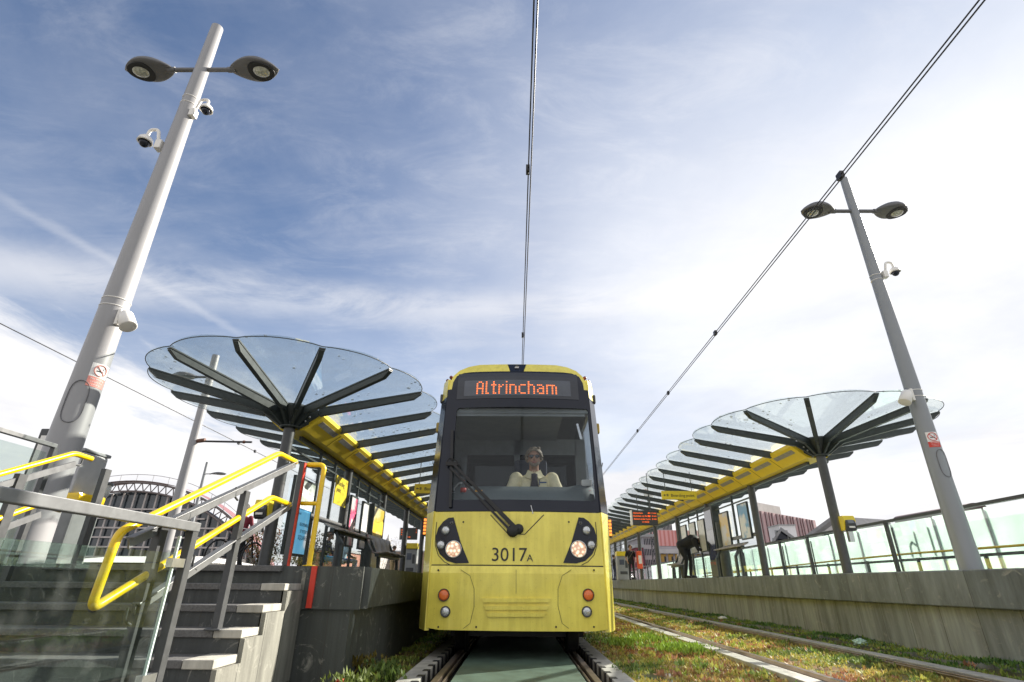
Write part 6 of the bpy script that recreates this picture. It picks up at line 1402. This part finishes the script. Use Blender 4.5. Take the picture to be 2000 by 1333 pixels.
# shrubs behind the left shelter
def bush(loc, r, h, col, label, n=700):
    t = thing('bush', loc, label, 'bush'); 
    k = MB()
    for i in range(9): a = i * .7; k.tube([V((0, 0, 0)), V((math.cos(a) * r * .3, math.sin(a) * r * .3, h * .5)), V((math.cos(a) * r * .7, math.sin(a) * r * .7, h * .9))], [.02, .014, .004], 5)
    k.build('stems', mat('bark', (.09, .06, .04), .9), t, fix=False)
    u = rng.normal(0, 1, (n, 3)); u /= np.linalg.norm(u, axis=1)[:, None]; rr = rng.uniform(.35, 1, n) ** .5 * (1 + .25 * np.sin(u[:, 0] * 7 + u[:, 2] * 5)); c = u * rr[:, None] * np.array([r, r, h * .5]) + np.array([0, 0, h * .55])
    o = scatter('foliage', c, rng.uniform(.05, .10, n), np.full(n, 2.0), np.array(col)[rng.integers(0, len(col), n)], LEAF, 4); o.parent = t
q = P(515, 1075, Y=15); bush((q.x, 15, PL), .55, 1.2, [(.30, .09, .03), (.24, .14, .03), (.12, .14, .03)], 'orange leaved autumn bush left of the first left column')
q = P(600, 1075, Y=16); bush((q.x, 16, PL), .7, 1.1, [(.10, .12, .04), (.20, .15, .04)], 'olive bush seen low through the left shelter glass')
for i, px in enumerate((740, 790)):
    q = P(px, 1098, Y=48); bush((q.x, 48, -.3), 2.2, 4.2, [(.20, .15, .09), (.26, .17, .08), (.14, .13, .06)], ('bare brown tree line left of the standing man on the left platform', 'brown leaved shrub right of the standing man on the left platform')[i], 900)
# ================================================================== LIGHT AND SKY
SAZ, SEL = R(55), R(30)
sv = V((math.sin(SAZ) * math.cos(SEL), math.cos(SAZ) * math.cos(SEL), math.sin(SEL)))
sl = bpy.data.lights.new('sun', 'SUN'); sl.energy = 5.0; sl.angle = R(.5); sl.color = (1, .93, .82)
so = bpy.data.objects.new('sun', sl); COL.objects.link(so); so.rotation_euler = (-sv).to_track_quat('-Z', 'Y').to_euler(); so.location = (40, 30, 50)
w = bpy.data.worlds.new('World'); S.world = w; w.use_nodes = True; nt = w.node_tree; L = nt.links.new; bg = nt.nodes['Background']
sk = N(nt, 'ShaderNodeTexSky', sky_type='NISHITA', sun_disc=False, sun_elevation=SEL, sun_rotation=SAZ, altitude=40, air_density=1.0, dust_density=.35, ozone_density=2.5)
tc = N(nt, 'ShaderNodeTexCoord'); sp = N(nt, 'ShaderNodeSeparateXYZ'); L(tc.outputs['Generated'], sp.inputs[0])
def mth(op, a, b=None, c=None, clamp=False):
    n = N(nt, 'ShaderNodeMath', operation=op, use_clamp=clamp)
    for i, v in enumerate((a, b, c)):
        if v is None: continue
        if isinstance(v, (int, float)): n.inputs[i].default_value = v
        else: L(v, n.inputs[i])
    return n.outputs[0]
def ramp(v, a, b):
    n = N(nt, 'ShaderNodeMapRange', interpolation_type='SMOOTHSTEP'); n.inputs['From Min'].default_value = a; n.inputs['From Max'].default_value = b; L(v, n.inputs['Value']); return n.outputs[0]
X_, Y_, Z_ = sp.outputs
den_ = mth('ADD', mth('MAXIMUM', Z_, 0.0), .10)
cb = N(nt, 'ShaderNodeCombineXYZ'); L(mth('DIVIDE', X_, den_), cb.inputs[0]); L(mth('DIVIDE', Y_, den_), cb.inputs[1])
def nz(scale, rot, stretch, detail=8., dist=0., off=(0, 0, 0), rough=.6):
    mp = N(nt, 'ShaderNodeMapping'); mp.inputs['Rotation'].default_value = (0, 0, R(rot)); mp.inputs['Scale'].default_value = stretch; mp.inputs['Location'].default_value = off; L(cb.outputs[0], mp.inputs['Vector'])
    n = N(nt, 'ShaderNodeTexNoise', i_Scale=scale, i_Detail=detail, i_Roughness=rough, i_Distortion=dist); L(mp.outputs[0], n.inputs['Vector']); return n.outputs['Fac']
az0 = mth('ARCTAN2', X_, Y_)
cir = ramp(nz(1.4, 35, (.6, 1.5, 1), 10., .6, rough=.62), .36, .74)
fine = ramp(nz(4.6, -38, (.7, 1.5, 1), 9., .6, (3, 1, 0), .68), .42, .76)
soft = ramp(nz(2.6, -20, (1, 1, 1), 9., .2, (5, 3, 0), .62), .30, .80)
cirrus = mth('ADD', mth('MULTIPLY', soft, .15), mth('MULTIPLY', mth('ADD', mth('MULTIPLY', cir, .30), mth('MULTIPLY', fine, .34)), mth('ADD', .55, mth('MULTIPLY', ramp(az0, -.7, .1), .45))), clamp=True)
# long pale band low across the view
wob = mth('MULTIPLY', mth('SUBTRACT', nz(1.1, 10, (1, .6, 1), 6., .3, (8, 2, 0)), .5), .16)
bz = mth('ABSOLUTE', mth('SUBTRACT', mth('ADD', mth('ADD', Z_, mth('MULTIPLY', mth('POWER', mth('ABSOLUTE', mth('SUBTRACT', X_, .06)), 2.0), .16)), mth('MULTIPLY', wob, .45)), .485))
band = mth('MULTIPLY', mth('SUBTRACT', 1.0, ramp(bz, .0, .052)), ramp(nz(2.6, 0, (.7, 1.3, 1), 9., .5, (1, 5, 0), .65), .28, .58))
def trail(nv, w, a, b, axis):
    dd = N(nt, 'ShaderNodeVectorMath', operation='DOT_PRODUCT'); L(tc.outputs['Generated'], dd.inputs[0]); dd.inputs[1].default_value = nv
    v = mth('ABSOLUTE', mth('ADD', dd.outputs['Value'], mth('MULTIPLY', mth('SUBTRACT', nz(9.0, 0, (1, 1, 1), 6., .3, (2, 2, 0)), .5), .02)))
    return mth('MULTIPLY', mth('SUBTRACT', 1.0, ramp(v, 0.0, w)), mth('MULTIPLY', ramp(axis, a - .05, a + .05), mth('SUBTRACT', 1.0, ramp(axis, b - .05, b + .05))))
tr1 = trail((-.4738, .1348, -.8703), .011, -.70, -.47, X_)
# cumulus bank low on the left and white haze toward the sun
az = mth('ARCTAN2', X_, Y_)
cu = mth('ADD', mth('MULTIPLY', mth('SUBTRACT', nz(1.0, 0, (.8, .5, 1), 9., .3, (4, 7, 0), .66), .5), .42), mth('SUBTRACT', mth('ADD', mth('MULTIPLY', mth('MINIMUM', mth('ADD', az, .25), 0.0), -.24), .205), Z_))
cumul = ramp(cu, -.02, .045)
sd_n = N(nt, 'ShaderNodeVectorMath', operation='DOT_PRODUCT'); L(tc.outputs['Generated'], sd_n.inputs[0]); sd_n.inputs[1].default_value = sv
sdot = sd_n.outputs['Value']
glow = mth('MULTIPLY', mth('MULTIPLY', mth('POWER', ramp(sdot, .12, 1.06), 1.75), .94), mth('SUBTRACT', 1.0, mth('MULTIPLY', ramp(Z_, .50, .88), .66)))
low = mth('SUBTRACT', 1.0, ramp(Z_, .02, .66))
lowhz = mth('MULTIPLY', low, .55)
back = mth('MULTIPLY', ramp(mth('MULTIPLY', Y_, -1.0), -.05, .35), .95)  # unseen white cloud behind the camera, added to brighten the tram front
def screen(*v):
    o = None
    for x in v:
        q = mth('SUBTRACT', 1.0, x, clamp=True); o = q if o is None else mth('MULTIPLY', o, q)
    return mth('SUBTRACT', 1.0, o, clamp=True)
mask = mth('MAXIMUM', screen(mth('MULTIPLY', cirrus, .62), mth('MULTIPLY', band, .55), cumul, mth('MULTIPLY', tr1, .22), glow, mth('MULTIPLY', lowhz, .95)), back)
shade_ = ramp(nz(1.3, 0, (.8, .6, 1), 7., .2, (2, 9, 0)), .30, .70)
cc = N(nt, 'ShaderNodeMixRGB'); cc.inputs['Color1'].default_value = (7.4, 7.4, 7.7, 1); cc.inputs['Color2'].default_value = (9.4, 9.3, 9.3, 1); L(shade_, cc.inputs['Fac'])
mx = N(nt, 'ShaderNodeMixRGB'); L(mask, mx.inputs['Fac']); 
tint = N(nt, 'ShaderNodeMixRGB', blend_type='MULTIPLY'); tint.inputs['Fac'].default_value = 1; tint.inputs['Color2'].default_value = (.66, .92, 1.14, 1); L(sk.outputs[0], tint.inputs['Color1'])
L(tint.outputs[0], mx.inputs['Color1']); L(cc.outputs[0], mx.inputs['Color2'])
L(mx.outputs[0], bg.inputs['Color']); bg.inputs['Strength'].default_value = .05
# ------------------------------------------------------------------ view
S.view_settings.view_transform = 'Standard'; S.view_settings.look = 'None'; S.view_settings.exposure = 1.3; S.view_settings.gamma = 1
S.render.engine = 'CYCLES'; S.cycles.transparent_max_bounces = 48; S.cycles.max_bounces = 10; S.cycles.sample_clamp_indirect = 8; S.cycles.caustics_reflective = False; S.cycles.caustics_refractive = False
S.cycles.use_denoising = True
